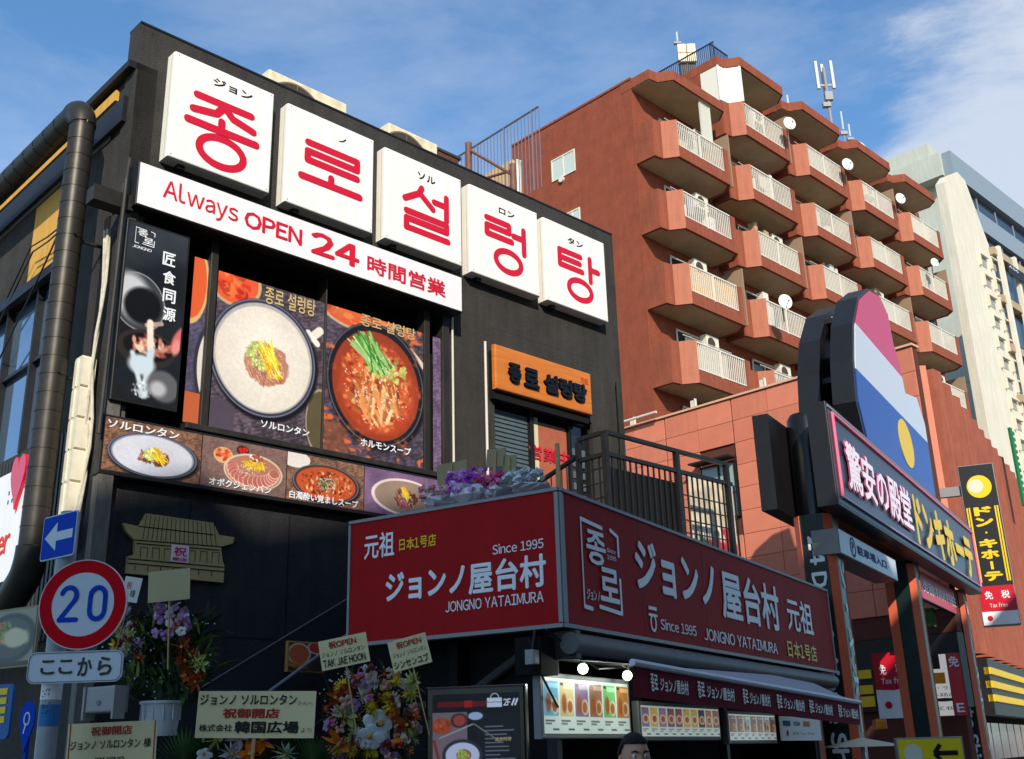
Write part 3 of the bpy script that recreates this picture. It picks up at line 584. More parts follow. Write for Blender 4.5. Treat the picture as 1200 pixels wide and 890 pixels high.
# golden palace gate plaque
z_ = lambda px, py: A.p(px, py, -.05)
t = thing('gate_plaque', A, (z_(150, 680)[0], 0, z_(200, 690)[1]), 'golden cut-out plaque of a tile-roofed palace gate on the black wall', 'plaque')
gold = mat('old gold board', (164, 144, 98), .6, var=.08, vscale=4); gld = mat('dark engraving', (36, 30, 20), .8)
ol = [(144, 613), (163, 617), (172, 602), (250, 613), (257, 627), (275, 630), (273, 637), (259, 641), (261, 658), (263, 663), (262, 683), (148, 672), (150, 652), (158, 650), (158, 633), (148, 623)]
obj('board', M().prism([z_(*p) for p in ol], -.05, -.001), gold, t)
m = M()
def pl(*pts, w=.012): m.stroke([A.p(p[0], p[1], -.054) for p in pts], w, -.054)
pl((163, 617), (250, 627)); pl((158, 633), (259, 641)); pl((160, 637), (258, 645)); pl((150, 655), (262, 665)); pl((149, 660), (262, 670))
for k in range(17): pl((172+k*4.9, 604+k*.62), (167+k*5.4, 632+k*.5), w=.007)
for k in range(7):
    x = 165+k*14
    if k in (3,): continue
    pl((x, 641+k*1), (x-1, 654+k), w=.007); pl((x+8, 642+k), (x+7, 655+k), w=.007); pl((x, 641+k), (x+8, 642+k), w=.007)
for k in range(7): pl((158+k*15, 663+k*1.2), (158+k*15, 668+k*1.2), w=.01)
obj('engraving', m, gld, t)
a, c = A.p(202, 638, -.07), A.p(221, 660, -.07); obj('sticker', M().box(a[0], c[0], -.06, -.051, c[1], a[1]), mat('pink paper', (226, 200, 212), .6), t)
m = M(); text_into(m, '祝', a[0]+.03, c[0]-.03, c[1]+.07, a[1]-.02, -.063, .02); text_into(m, '開店', a[0]+.02, c[0]-.02, c[1]+.015, c[1]+.055, -.063, .02); obj('sticker_print', m, mat('magenta print', (190, 40, 90)), t)

# stair flight crossing the black wall
t = thing('staircase', A, (2, -.6, 0), 'dark steel stair stringer rising to the right across the black lower wall', 'stairs')
dk = mat('blue black steel', (38, 40, 48), .5, var=.1)
pts = [A.p(*p, -.55) for p in ((150, 860), (410, 702), (410, 742), (235, 860))]; obj('stringer', M().prism(pts, -.56, -.50), mat('blue black sheet', (34, 35, 42), .55), t)
m = M(); a, c = A.p(150, 858, -.57), A.p(410, 700, -.57); m.tube([(a[0], -.57, a[1]), (c[0], -.57, c[1])], .008, 6); obj('edge_trim', m, mat('grey edge', (92, 94, 104), .5), t)
m = M(); a, c = A.p(300, 822, -.8), A.p(410, 742, -.8); m.tube([(a[0], -.8, a[1]), (c[0], -.8, c[1])], .022, 8); obj('handrail', m, mat('bluish handrail', (128, 132, 150), .35, metal=.5), t)
x0, x1, z0, z1 = A.rect((339, 753), (379, 787), -.62)
t = thing('picture_frame', A, (x0, -.6, z0), 'small framed food picture on the stair wall under the 日本 stall sign', 'picture'); t['label'] = 'small gold-framed food picture on the black stair wall left of the red stall'
obj('frame', M().bbox(x0-.02, x1+.02, -.615, -.57, z0-.02, z1+.02, .01), mat('gold frame', (150, 116, 60), .4), t)
P = Pic(36, 36, (70, 50, 40)); P.ell(10, 14, 11, 13, (190, 90, 60)); P.ring(10, 14, 11, 13, 1.5, (220, 200, 180)); P.ell(28, 5, 9, 8, (190, 60, 50)); P.ring(28, 5, 9, 8, 1.4, (220, 200, 190)); P.blobs(10, 28, 9, 5, 20, 3, [(200, 110, 60)]); P.put('photo_print', x0, x1, z0, z1, -.62, t)

# exhaust duct
dm = mat('brown grey duct sheet', (56, 53, 48), .42, metal=.45, var=.22, vscale=5)
t = thing('exhaust_duct', S, (-1, -.5, 0), 'thick spiral-seamed metal duct running along the side and down the wall', 'duct')
yd = -.42
def sp(px_, py_): a = S.p(px_, py_, yd); return (a[0], yd, a[1])
cA = sp(98, 136); cB = sp(41, 640)
xv = cA[0]; rad = .155
zt0, zb0 = cA[2]-.16, cB[2]
n = 24; dz = (zt0-zb0)/n
base = M().tube([(xv, yd, 0), (xv, yd, dz*.94)], rad, 24, False)
lip = M().tube([(xv, yd, dz*.94), (xv, yd, dz)], rad+.006, 24, False)
base.add(lip.v, lip.f)
root_off = OFF[t.name]
s0 = obj('duct_section', base, dm, t, smooth=True); s0.location.z = zb0
for k in range(1, n): c = s0.copy(); COL.objects.link(c); c.location.z = zb0+k*dz
arc = [(xv-.28+.28*math.cos(a), yd, zt0+.0+.30*math.sin(a)) for a in np.linspace(0, R(90), 7)]
obj('elbow', M().tube(arc, rad+.012, 24, False), dm, t, smooth=True)
xe = xv-.28; zh = zt0+.30
h0 = obj('duct_section', M().tube([(xe, yd, zh), (xe-.33, yd, zh)], rad, 24, False).tube([(xe-.33, yd, zh), (xe-.35, yd, zh)], rad+.006, 24, False), dm, t, smooth=True)
for k in range(1, 20): c = h0.copy(); COL.objects.link(c); c.location.x = -k*.35
arc = [(xv-.35+.35*math.cos(a), yd, zb0-.0+.42*math.sin(a)) for a in np.linspace(0, R(-62), 7)]
e2 = arc[-1]; arc2 = arc+[(e2[0]-.9, yd, e2[2]-.55), (e2[0]-2.2, yd, e2[2]-.6)]
obj('elbow', M().tube(arc2, rad+.02, 24, False), dm, t, smooth=True)
m = M()
for zz in (zt0-1.6, zt0-3.4): m.box(xv-.02, xv+.02, yd+rad-.02, .02, zz, zz+.03); m.tube([(xv-.2, yd, zz+.01), (xv+.2, yd, zz+.01)], .012, 6)
obj('clamp', m, DKM, t)
# cables and their cover boxes
t = thing('cable_bundle', S, (xv+.28, -.1, 0), 'bundle of pale insulated lines hanging beside the big duct', 'cables')
for k in range(3):
    pth = [(xv+.30+.03*k+.03*math.sin(j*1.3+k*2), -.08-.03*math.cos(j+k), zt0-1.5-j*.35) for j in range(12)]
    obj('cable', M().tube(pth, .02, 7), mat('dirty white wrap', (196, 190, 172), .8, var=.2, vscale=14), t)
t = thing('cable_cover', S, (-.1, -.2, 0), 'cream ridged cover boxes stacked up the wall beside the duct', 'cover')
zz1, zz0 = S.p(100, 414, -.2)[1], S.p(80, 600, -.2)[1]; hgt = (zz1-zz0)/5; xk = S.p(93, 430, -.2)[0]
m = M(); m.prism([(0, 0), (0, hgt*.9), (.03, hgt*.97), (.20, hgt*.97), (.24, hgt*.88), (.24, 0), (.17, -.03)], -.16, 0); m.box(.1, .12, -.175, -.161, 0, hgt*.9)
s0 = None
for k in range(6):
    if s0 is None: s0 = obj('cover_segment', M().add([(v[0]+xk-.12, v[1]-.05, v[2]+zz0-hgt) for v in m.v], m.f), mat('cream plastic', (222, 214, 192), .5, var=.1, vscale=6), t)
    else: c = s0.copy(); COL.objects.link(c); c.location.z = k*hgt

# thin black wires over the ochre panel and between the buildings
for k, (pa, pb) in enumerate((((38, 290), (78, 262)), ((40, 296), (78, 266)), ((45, 330), (80, 250)))):
    a, c = S.p(*pa, -.1), S.p(*pb, -.1); t = obj('cable', M().tube([(a[0]-1.5, -.05, a[1]-.9), (a[0], -.12, a[1]), ((a[0]+c[0])/2, -.12, (a[1]+c[1])/2-.03), (c[0], -.12, c[1]), (c[0]+.5, -.06, c[1]+.1)], .012, 6), BLKP, fr=S); tag(t, ('upper thin black cable crossing the ochre panel beside the duct', 'middle thin black cable crossing the ochre panel beside the duct', 'steep thin black cable crossing the ochre panel beside the duct')[k], 'cable', 'cables over the ochre panel')
for k, z in enumerate((7.2, 5.6)):
    pass
for k in range(5):
    x = A.p((560, 600, 640, 680, 712)[k], 400)[0]; 

# ------------------------------------------------------------------ rooftop things of the restaurant
def ac_unit(fr, x, y, z, w, h, d, label, nfan=1, group='outdoor cooling units on the black roof'):
    t = thing('outdoor_unit', fr, (x, y, z), label, 'air conditioner', group)
    obj('casing', M().bbox(x, x+w, y, y+d, z, z+h, .03), BEIGE, t)
    for k in range(nfan):
        cx = x+w*(.34 if nfan == 1 else .25+.5*k); cz = z+h*.5; r = h*.43
        f = obj('fan_grille', M().ring(cx, cz, r, r, .03, y-.012), mat('grille wire', (120, 112, 92), .6), t)
        obj('fan_opening', M().disc(cx, cz, r*.97, y-.006, y+.001), mat('fan shadow', (70, 62, 50), .9), f)
        m = M()
        for a in range(8): m.stroke([(cx, cz), (cx+r*math.cos(a*.785), cz+r*math.sin(a*.785))], .012, y-.02, False)
        for q in (.35, .65): m.ring(cx, cz, r*q, r*q, .01, y-.03)
        obj('wires', m, mat('grille wire', (120, 112, 92), .6), f)
    obj('side_panel', M().box(x+w*.78, x+w*.94, y-.008, y-.001, z+h*.2, z+h*.8), mat('pale casing', (200, 190, 165), .6), t)
    return t
ya = 1.0
a, c = A.p(316, 79, ya), A.p(407, 122, ya); hh = 1.25
ac_unit(A, a[0], ya, a[1]-hh-.02, c[0]-a[0], hh, .5, 'weathered beige cooling unit on the roof above the gap between the first two letter boxes')
a, c = A.p(456, 142, ya), A.p(513, 168, ya)
t = ac_unit(A, a[0], ya, a[1]-hh-.02, c[0]-a[0], hh, .5, 'weathered beige cooling unit on the roof above the middle letter box')
m = M(); m.box(c[0]+.02, c[0]+.5, ya+.02, ya+.4, a[1]-.62, a[1]-.12); obj('coil', m, mat('rusty coil', (96, 60, 48), .9, var=.4, vscale=20), t); obj('lid', M().box(c[0], c[0]+.56, ya, ya+.45, a[1]-.12, a[1]-.07), mat('dark lid', (60, 58, 56)), t)

# slanted railing behind, tan wall and standpipe
F1 = Frame(631, 125, 27, 135.5)
brw = mat('rusty brown steel', (112, 74, 62), .6, var=.2); gry = mat('blue grey steel', (104, 104, 118), .5)
t = thing('roof_railing', F1, (-5, 0, 8), 'tall thin-barred steel railing on the neighbouring roof with rusty posts', 'railing')
a0, a1 = F1.p(530, 188), F1.p(631, 125); b1 = F1.p(634, 190)
m = M(); m.tube([(a0[0], 0, a0[1]), (a1[0], 0, a1[1])], .035, 6); obj('top_rail', m, gry, t)
m = M()
nb = 26
for k in range(nb+1):
    x = a0[0]+(a1[0]-a0[0])*k/nb; zt = a0[1]+(a1[1]-a0[1])*k/nb; m.tube([(x, 0, b1[1]-.8), (x, 0, zt)], .014 if k % 8 else .03, 5)
obj('bars', m, gry, t, kind='stuff')
for (px_, pt) in ((549, 168), (601, 193)):
    a = F1.p(px_, pt, -.6); obj('post', M().tube([(a[0], -.6, a[1]-3), (a[0], -.6, a[1])], .10, 10), brw, t, label='round-topped rusty brown post')
a, c = F1.p(550, 176, -.6), F1.p(600, 205, -.6); m = M(); m.tube([(a[0], -.6, a[1]), (c[0], -.6, c[1])], .05, 6); obj('lower_rail', m, brw, t)
m = M(); a2, c2 = F1.p(560, 212, -.6), F1.p(600, 200, -.6); m.tube([(a2[0], -.6, a2[1]), (c2[0], -.6, c2[1])], .04, 6); obj('lower_rail', m, brw, t)
t = thing('neighbour_building', F1, (-2, 1, 0), 'tan rendered building mostly hidden between the railing and the red apartment block', 'building')
a = F1.p(600, 187, 1.2); c = F1.p(552, 208, 1.2); obj('wall', M().box(c[0]-3, a[0], 1.2, 1.6, 0, a[1]), mat('tan render', (206, 166, 112), .9, var=.1), t)
a = F1.p(606, 189, .6); t = obj('vent_pipe', M().tube([(a[0], .6, a[1]-4), (a[0], .6, a[1]-.15), (a[0]+.06, .6, a[1])], .11, 10), CREAM, fr=F1); tag(t, 'white upright vent pipe against the red gable wall', 'pipe')

# ------------------------------------------------------------------ food stall
KL = K.p(968, 688)[0]; KT = K.p(654, 571)[1]; KB = K.p(655, 734)[1]; CL = Cf.p(410, 612)[0]
t = thing('food_stall', K, (0, 0, 0), 'corner food stall with a big dark red sign band, dark shuttered front below', 'stall')
xs_ = [0, KL]
dep = -CL
obj('street_sign_panel', M().box(.02, KL-.02, 0, .12, KB+.03, KT-.02), MAR, t)
m = M(); m.box(0, KL, -.02, .1, KT-.035, KT); m.box(0, KL, -.02, .1, KB, KB+.04); m.box(KL-.03, KL, -.021, .1, KB+.05, KT-.05); m.box(-.001, .04, -.021, .1, KB+.05, KT-.05); obj('frame', m, SILV, t, kind='stuff')
for k in range(1, 5): obj('seam', M().box(KL*k/5, KL*k/5+.008, -.003, .0, KB+.05, KT-.05), mat('panel joint', (70, 12, 20), .5), t)
e = .0
# left side panel, built in the stall's own frame (x from the corner back into y)
c_ang = Cf
t2 = thing('side_sign', Cf, (CL, 0, KB), 'left face of the red corner sign with white stall name and yellow small print', 'sign')
obj('panel', M().box(CL+.02, -.04, -.004, .1, KB+.03, KT-.02), MAR, t2)
m = M(); m.box(CL, -.0, -.02, .1, KT-.035, KT); m.box(CL, -.0, -.02, .1, KB, KB+.04); m.box(CL, CL+.03, -.021, .1, KB+.05, KT-.05); m.box(-.045, .002, -.022, .1, KB+.05, KT-.05); obj('frame', m, SILV, t2, kind='stuff')
def ct(s, tl, tr, br, bl, mt, bold=0., fr=Cf, par=t2, y=-.010, spacing=1.): q = fr.quad(tl, tr, br, bl, y); return text(par, s, *q, y, mt, bold, spacing=spacing)
ct('元祖', (427, 627), (462, 622), (462, 651), (427, 657), LETW, .02)
ct('日本1号店', (468, 631), (511, 626), (511, 640), (468, 646), YEL, .02)
ct('Since 1995', (577, 638), (637, 631), (637, 643), (577, 650), LETW, .01)
ct('ジョンノ', (452, 673), (545, 660), (545, 697), (452, 705), LETW, .045)
ct('屋台村', (549, 661), (640, 647), (640, 688), (549, 697), LETW, .035)
ct('JONGNO YATAIMURA', (522, 705), (637, 693), (637, 706), (522, 718), LETW, .01)
kt = lambda s, *a, **k: ct(s, *a, fr=K, par=t, **k)
a, c = K.p(681, 604, -.03), K.p(732, 722, -.03)
bracket_logo(t, a[0], c[0], c[1], a[1], -.012, LETW)
text(t, 'Since', a[0]+.62*(c[0]-a[0]), a[0]+.86*(c[0]-a[0]), a[1]-.32*(a[1]-c[1]), a[1]-.27*(a[1]-c[1]), -.03, LETW); text(t, '1995', a[0]+.62*(c[0]-a[0]), a[0]+.86*(c[0]-a[0]), a[1]-.40*(a[1]-c[1]), a[1]-.35*(a[1]-c[1]), -.03, LETW)
kt('ジョンノ', (744, 628), (838, 664), (838, 714), (744, 690), LETW, bold=.045, y=-.012)
kt('屋台村', (845, 665), (913, 690), (913, 740), (845, 724), LETW, bold=.035, y=-.012)
kt('元祖', (922, 698), (952, 710), (952, 745), (922, 738), LETW, bold=.02, y=-.012)
kt('日本1号店', (923, 750), (957, 758), (957, 776), (923, 770), YEL, bold=.02, y=-.012)
kt('Since 1995', (774, 724), (816, 734), (816, 746), (774, 738), LETW, bold=.012, y=-.012)
kt('JONGNO YATAIMURA', (825, 735), (911, 755), (911, 767), (825, 750), LETW, bold=.012, y=-.012)
a, c = K.p(760, 710, -.012), K.p(771, 738, -.012); m = M(); m.box(a[0], c[0], -.013, -.011, a[1]-.04, a[1]); m.ring((a[0]+c[0])/2, (a[1]+c[1])/2-.06, .07, .09, .03, -.013); m.stroke([(a[0], a[1]-.1), (c[0], a[1]-.1)], .03, -.013); obj('small_emblem', m, LETW, t)
# body under and behind the sign
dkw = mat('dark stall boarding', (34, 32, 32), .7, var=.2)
m = M(); m.box(.14, KL-.1, .13, dep-.05, KT-.14, KT-.06); obj('roof', m, mat('grey roof sheet', (140, 140, 138), .7), t)
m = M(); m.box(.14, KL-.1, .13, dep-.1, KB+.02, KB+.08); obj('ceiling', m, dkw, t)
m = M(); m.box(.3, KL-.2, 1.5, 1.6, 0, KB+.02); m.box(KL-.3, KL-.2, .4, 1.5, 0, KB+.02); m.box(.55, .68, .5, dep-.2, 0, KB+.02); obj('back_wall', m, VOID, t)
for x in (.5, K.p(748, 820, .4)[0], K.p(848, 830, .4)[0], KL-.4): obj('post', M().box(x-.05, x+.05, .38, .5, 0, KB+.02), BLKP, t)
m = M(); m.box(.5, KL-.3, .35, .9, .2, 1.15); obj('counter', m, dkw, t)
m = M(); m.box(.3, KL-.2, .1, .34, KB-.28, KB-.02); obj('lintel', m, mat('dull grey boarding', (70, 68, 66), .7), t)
t['label'] = 'corner food stall with long red street sign, dark open front and counter'
a, c = K.p(662, 748, -.0), K.p(965, 812, -.0)
t = thing('roller_cover', K, (a[0], .1, KB-.2), 'dull grey awning roller tube under the red street sign', 'roller'); t['category'] = 'awning roller'
obj('tube', M().tube([(.1, .0, KB-.15), (KL-.3, .0, KB-.15)], .11, 12), mat('grey roller', (92, 90, 88), .5, var=.1), t, smooth=True)
m = M(); m.box(.15, .25, -.05, .2, KB-.3, KB-.02); obj('bracket', m, DKM, t)
# maroon awning
va = -.75
q = [K.p(742, 778, va), K.p(1007, 825, va), K.p(1008, 850, va), K.p(744, 817, va)]
t = thing('awning', K, (q[0][0], va, q[3][1]), 'maroon fabric awning valance printed with white stall names, pale front bar', 'awning')
vm = mat('maroon canvas', (112, 24, 44), .85, var=.08, spec=.1)
obj('valance', M().prism([q[0], q[1], q[2], q[3]], va, va+.01), vm, t)
m = M(); m.add([(q[0][0], va+.02, q[0][1]), (q[1][0], va+.02, q[1][1]), (q[1][0], .12, q[1][1]+.45), (q[0][0], .12, KB-.3)], [(0, 1, 2, 3), (3, 2, 1, 0)][:1]); obj('canopy', m, mat('pale awning cloth', (176, 176, 182), .8), t)
m = M(); m.tube([(q[0][0]-.04, va-.01, q[0][1]+.01), (q[1][0], va-.01, q[1][1]+.02)], .035, 8); obj('front_bar', m, mat('white bar', (206, 210, 218), .4), t, smooth=True)
m = M(); m.prism([(K.p(800, 782, va)[0], q[0][1]-.02), K.p(815, 781, va), K.p(840, 782, va), K.p(960, 812, va), K.p(900, 808, va)], va+.03, va+.05)
for k, (x0_, x1_) in enumerate(((760, 804), (815, 858), (868, 900), (908, 940), (946, 973), (980, 1003))):
    f = lambda x_, v: (lambda T, B_: (T[0], B_[1]+(T[1]-B_[1])*v))(K.p(x_, 778+(x_-742)*.178, va), K.p(x_, 816+(x_-742)*.128, va))
    a, c = f(x0_, .25), f(x1_, .72); b_ = f(x1_, .25); zc0, zc1 = (a[1]+b_[1])/2, (f(x0_, .72)[1]+c[1])/2
    wk = c[0]-a[0]; mm = M(); text_into(mm, 'ジョンノ屋台村', a[0]+.24*wk, c[0], zc0, zc1, va-.012, .03); text_into(mm, '종로', a[0], a[0]+.18*wk, zc0-.01, zc1+.02, va-.012, .03)
    # follow the droop of the cloth
    sl = (q[1][1]+q[2][1]-q[0][1]-q[3][1])/2/(q[1][0]-q[0][0]); mm.v = [(v[0], v[1], v[2]+sl*(v[0]-(a[0]+c[0])/2)) for v in mm.v]
    obj('lettering', mm, LETW, t)
# light-box menus
def menu(tl, tr, br, bl, n, cols, lab, yy=.3, small=False):
    x0, x1, z0, z1 = K.quad(tl, tr, br, bl, yy); t = thing('menu_board', K, (x0, yy, z0), lab, 'menu board', 'menu light boxes of the red stall')
    obj('case', M().bbox(x0-.05, x1+.05, yy+.004, yy+.09, z0-.05, z1+.05, .012), SILV, t)
    w = 120; h = int(w*(z1-z0)/(x1-x0)) if not small else 66; h = max(h, 60); P = Pic(w, h, (206, 222, 216)); cw = w/n
    for i in range(n):
        c = cols[i % len(cols)]; x = i*cw; P.rect(x+1, h*.06, x+cw-1, h*.68, c)
        P.rect(x+1.5, h*.08, x+cw*.3, h*.12, (60, 50, 60)); 
        if n < 8:
            P.rect(x+cw*.35, h*.1, x+cw*.92, h*.17, tuple(min(255, q+50) for q in c)); P.ell(x+cw*.3, h*.44, cw*.16, h*.17, (150, 84, 44)); P.ell(x+cw*.7, h*.5, cw*.22, h*.14, (226, 214, 196)); P.ell(x+cw*.68, h*.5, cw*.17, h*.11, (160, 96, 50))
        else: P.ell(x+cw*.5, h*.42, cw*.36, h*.15, (240, 226, 200)); P.ell(x+cw*.5, h*.42, cw*.26, h*.11, (170, 90, 50))
        P.rect(x+2, h*.74, x+cw*.7, h*.77, (90, 96, 96)); P.rect(x+2, h*.80, x+cw*.5, h*.83, (110, 116, 116)); P.rect(x+cw*.55, h*.89, x+cw*.95, h*.93, (60, 66, 66))
    P.put('menu_print', x0, x1, z0, z1, yy, t, print_mat('menu film', emit=.30)); return t
menu((640, 792), (736, 804), (738, 862), (634, 858), 6, [(96, 168, 200), (196, 176, 130), (130, 104, 140), (150, 104, 84), (110, 176, 110), (170, 116, 60)], 'larger lit menu board nearest the stall corner, six coloured dish columns')
menu((752, 822), (843, 836), (843, 866), (751, 860), 10, [(130, 110, 150), (206, 180, 90), (150, 120, 150), (130, 90, 90), (130, 90, 90), (206, 170, 70), (200, 170, 80), (60, 60, 70), (170, 120, 80), (150, 100, 80)], 'middle lit menu board under the awning with ten small dish columns', .32, True)
menu((855, 834), (909, 842), (909, 869), (854, 866), 7, [(120, 90, 90), (140, 100, 90), (150, 170, 160)], 'third lit menu board farther right under the awning', .34, True)
x0, x1, z0, z1 = K.quad((915, 838), (962, 843), (962, 870), (915, 866), .2)
t = thing('payment_sign', K, (x0, .2, z0), 'white payment sign with small card logos hanging under the awning end', 'sign'); obj('panel', M().box(x0, x1, .2, .22, z0, z1), WHTP, t)
w = x1-x0; h = z1-z0
for u, v, c in ((.06, .6, (30, 80, 170)), (.55, .6, (230, 140, 40))): obj('card_logo', M().box(x0+u*w, x0+(u+.16)*w, .193, .199, z0+v*h, z0+(v+.22)*h), mat('logo %d' % c[0], c), t)
text(t, 'VISA', x0+.3*w, x0+.46*w, z0+.62*h, z0+.8*h, .194, mat('blue print', (30, 50, 130)), .02)
obj('logo', M().disc(x0+.14*w, z0+.3*h, .12*h, .193, .199, rz=.12*h), mat('logo red', (190, 40, 60)), t); text(t, '免税 Tax-free', x0+.26*w, x0+.8*w, z0+.24*h, z0+.36*h, .194, BLKF)
# two bulbs
for i, (px_, py_) in enumerate(((683, 784), (735, 792))):
    a = K.p(px_, py_, .12); t = thing('bulb_lamp', K, (a[0], .12, a[1]), ('left' if i == 0 else 'right')+' glowing round bulb above the largest lit menu board', 'lamp', 'bulbs above the menu board')
    obj('bulb', M().sphere((a[0], .12, a[1]), .055, 14, 10), mat('lit bulb', (236, 255, 226), .3, emit=3.2), t, smooth=True); obj('socket', M().tube([(a[0], .12, a[1]+.05), (a[0], .12, a[1]+.16)], .03, 8), BLKP, t)
    ld = bpy.data.lights.new('bulb_light', 'POINT'); ld.energy = 5; ld.color = (.9, 1, .85); ld.shadow_soft_size = .06; lo = bpy.data.objects.new('bulb_light', ld); COL.objects.link(lo); lo.parent = t; lo.location = (0, -.15, -.02)
a = K.p(624, 763, -.0); t = thing('floodlight', K, (-.15, .25, KB-.3), 'small pale floodlight fixed under the red sign corner', 'lamp')
obj('head', M().bbox(-.28, -.16, .2, .3, KB-.36, KB-.22, .02), mat('pale grey casing', (150, 150, 146), .5), t); obj('arm', M().tube([(-.22, .25, KB-.22), (-.15, .25, KB-.02)], .015, 6), BLKP, t)
obj('pipe_box', M().box(-.14, .2, .2, .5, KB-.45, KB-.08), VOID, t)
# striped cloth on the side, dark canopy
x0, x1, z0, z1 = Cf.rect((512, 752), (564, 783), .9)
t = thing('striped_cloth', Cf, (x0, .9, z0), 'red and white striped cloth hanging under the left face of the red sign', 'cloth')
n = 8
for k in range(n):
    m = M(); xa, xb = x0+(x1-x0)*k/n, x0+(x1-x0)*(k+1)/n; m.add([(xa, .9, z1), (xb, .9+.02, z1), (xb-.02, .9, z0+.03*(k % 2)), (xa-.02, .92, z0)], [(0, 3, 2, 1)]); obj('stripe', m, mat('white cloth', (196, 194, 190), .8) if k % 2 == 0 else mat('red cloth', (120, 24, 34), .8), t)
m = M(); m.box(x0-.6, x1+.3, 1.0, 2.0, z0-.45, z0-.38); obj('shelf', m, mat('dark brown board', (46, 34, 32), .8), t)
m = M(); m.tube([(x0-.5, .6, z0-.5), (x1+.2, .5, z0-.25), (x1+1.0, .4, z0+.15)], .05, 8); obj('rolled_shade', m, mat('dull grey roller2', (66, 64, 64), .7), t)

# wrapped flowers lying on the stall roof
yb = .35
def bouquet(px_, py_, w, h, cols, lab, seed):
    rs = random.Random(seed); a = Cf.p(px_, py_, yb); t = thing('wrapped_bouquet', Cf, (a[0], yb, a[1]), lab, 'flowers', 'wrapped flowers on the stall roof')
    m = M(); n = 18; vs = []; fs = []
    for j in range(5):
        for k in range(n):
            an = 2*math.pi*k/n; r = (.25+.75*math.sin(min(1, j/3.2)*1.57))*(1+.22*rs.uniform(-1, 1)*(j > 1)); vs.append((a[0]+w/2*r*math.cos(an), yb+.25*r*math.sin(an), a[1]-.14+j/4*h*.9*(1+.15*rs.uniform(-1, 1))))
    for j in range(4):
        for k in range(n): fs.append((j*n+k, j*n+(k+1) % n, (j+1)*n+(k+1) % n, (j+1)*n+k))
    m.add(vs, fs); obj('wrap', m, mat('clear crinkled film', (214, 208, 220), .12, spec=.8), t, smooth=False)
    for j in range(44):
        r = rs.uniform(.022, .046); f = M().sphere((a[0]+rs.uniform(-.42, .42)*w, yb-rs.uniform(.02, .28), a[1]+rs.uniform(.0, .95)*h), r, 7, 5, (1, 1, .8))
        f.v = [(x+rs.uniform(-.02, .02), y+rs.uniform(-.02, .02), z+rs.uniform(-.02, .02)) for x, y, z in f.v]; c = rs.choice(cols); obj('blossom', f, mat('blossom %d %d %d' % c, c, .7), t)
bouquet(554, 582, .60, .27, [(200, 110, 220), (214, 150, 232), (176, 70, 190), (226, 190, 240)], 'large purple bouquet in crinkled film on the stall roof', 3)
bouquet(586, 576, .34, .16, [(226, 110, 160), (236, 160, 190), (200, 60, 120)], 'small pink bouquet on the stall roof beside the purple one', 4)
bouquet(520, 588, .45, .16, [(226, 200, 200), (214, 140, 150)], 'pale wrapped bouquet at the left of the purple one', 5)
bouquet(622, 566, .5, .10, [(210, 214, 220), (190, 200, 200)], 'flat white film wrapped bundle near the stall corner', 6)
for (tl, br, px0, tilt, lab) in (((513, 545), (548, 563), 529, 2, 'tan card on a stick at the left of the purple bouquet'), ((565, 529), (587, 546), 574, -12, 'tan card on a stick above the pink bouquet, tilted'), ((584, 536), (600, 560), 590, -14, 'tan card on a stick right behind the pink bouquet')):
    x0, x1, z0, z1 = Cf.rect(tl, br, .5); t = thing('card_on_stick', Cf, ((x0+x1)/2, .5, KT-.1), lab, 'card', 'cards on the stall roof')
    obj('card', M().box(x0, x1, .5, .51, z0, z1), mat('tan card back', (146, 138, 104), .8, var=.08), t); obj('stick', M().box((x0+x1)/2-.015, (x0+x1)/2+.015, .485, .499, KT-.1, z1-.03), WOOD, t); t.rotation_euler = (0, R(-tilt*.4), Cf.rz)
x0, x1, z0, z1 = Cf.rect((650, 520), (658, 568), .8); m = M(); m.box(x0, x0+.05, .8, .82, KT-.1, z1); t = obj('stake', m, WOOD, fr=Cf); tag(t, 'thin wooden stake standing at the stall roof corner', 'stake')

# landing railing in front of the upper door
Q = Frame(708, 504, 15.4, 45.5)
t = thing('landing_railing', Q, (0, 0, 0), 'black steel landing railing with dark sheet and wire grid above the red street sign', 'railing')
r0, r1 = Q.p(708, 504), Q.p(850, 544); s0_, s1_ = Q.p(711, 528), Q.p(855, 567); zq = r0[1]; zq2 = (s0_[1]+s1_[1])/2; LQ = r1[0]; zlow = zq2-2.0
bar = lambda x0, x1, z0, z1, y=0, w=.03: M().box(x0, x1, y-w, y+w, z0, z1)
obj('top_rail', bar(0, LQ+.05, zq-.06, zq), BLKP, t); obj('middle_rail', bar(0, LQ+.12, zq2-.06, zq2), BLKP, t); obj('lower_rail', bar(0, LQ, zlow-.06, zlow), BLKP, t)
for x in (0.0, LQ*.56, LQ): obj('post', bar(x-.04, x+.04, zlow-1, zq-.061, 0, .04), BLKP, t)
m = M()
nb = 22
for k in range(1, nb): m.box(LQ*k/nb-.011, LQ*k/nb+.011, -.012, .012, zlow, zq2-.06)
obj('bars', m, BLKP, t, kind='stuff')
m = M()
for k in range(1, 9): m.box(LQ*.60, LQ, -.008, .006, zlow+k*.2, zlow+k*.2+.018)
obj('grid_wires', m, BLKP, t, kind='stuff')
obj('dark_sheet', M().box(.06, LQ*.60, .06, .08, zlow-.5, zq2-.2), mat('black sheet', (22, 22, 23), .6, var=.2), t)
Q2 = Frame(o=Q.o, th=135.5)
le, _ = Q2.p(677, 516)
t = thing('landing_railing', Q2, (le, 0, 0), 'short left return of the black landing railing with grid, meeting the stair', 'railing')
obj('top_rail', bar(le, -.05, zq-.065, zq-.005), BLKP, t); obj('middle_rail', bar(le, -.05, zq2-.065, zq2-.005), BLKP, t); obj('post', bar(le-.04, le+.04, zlow-1, zq-.07), BLKP, t)
m = M()
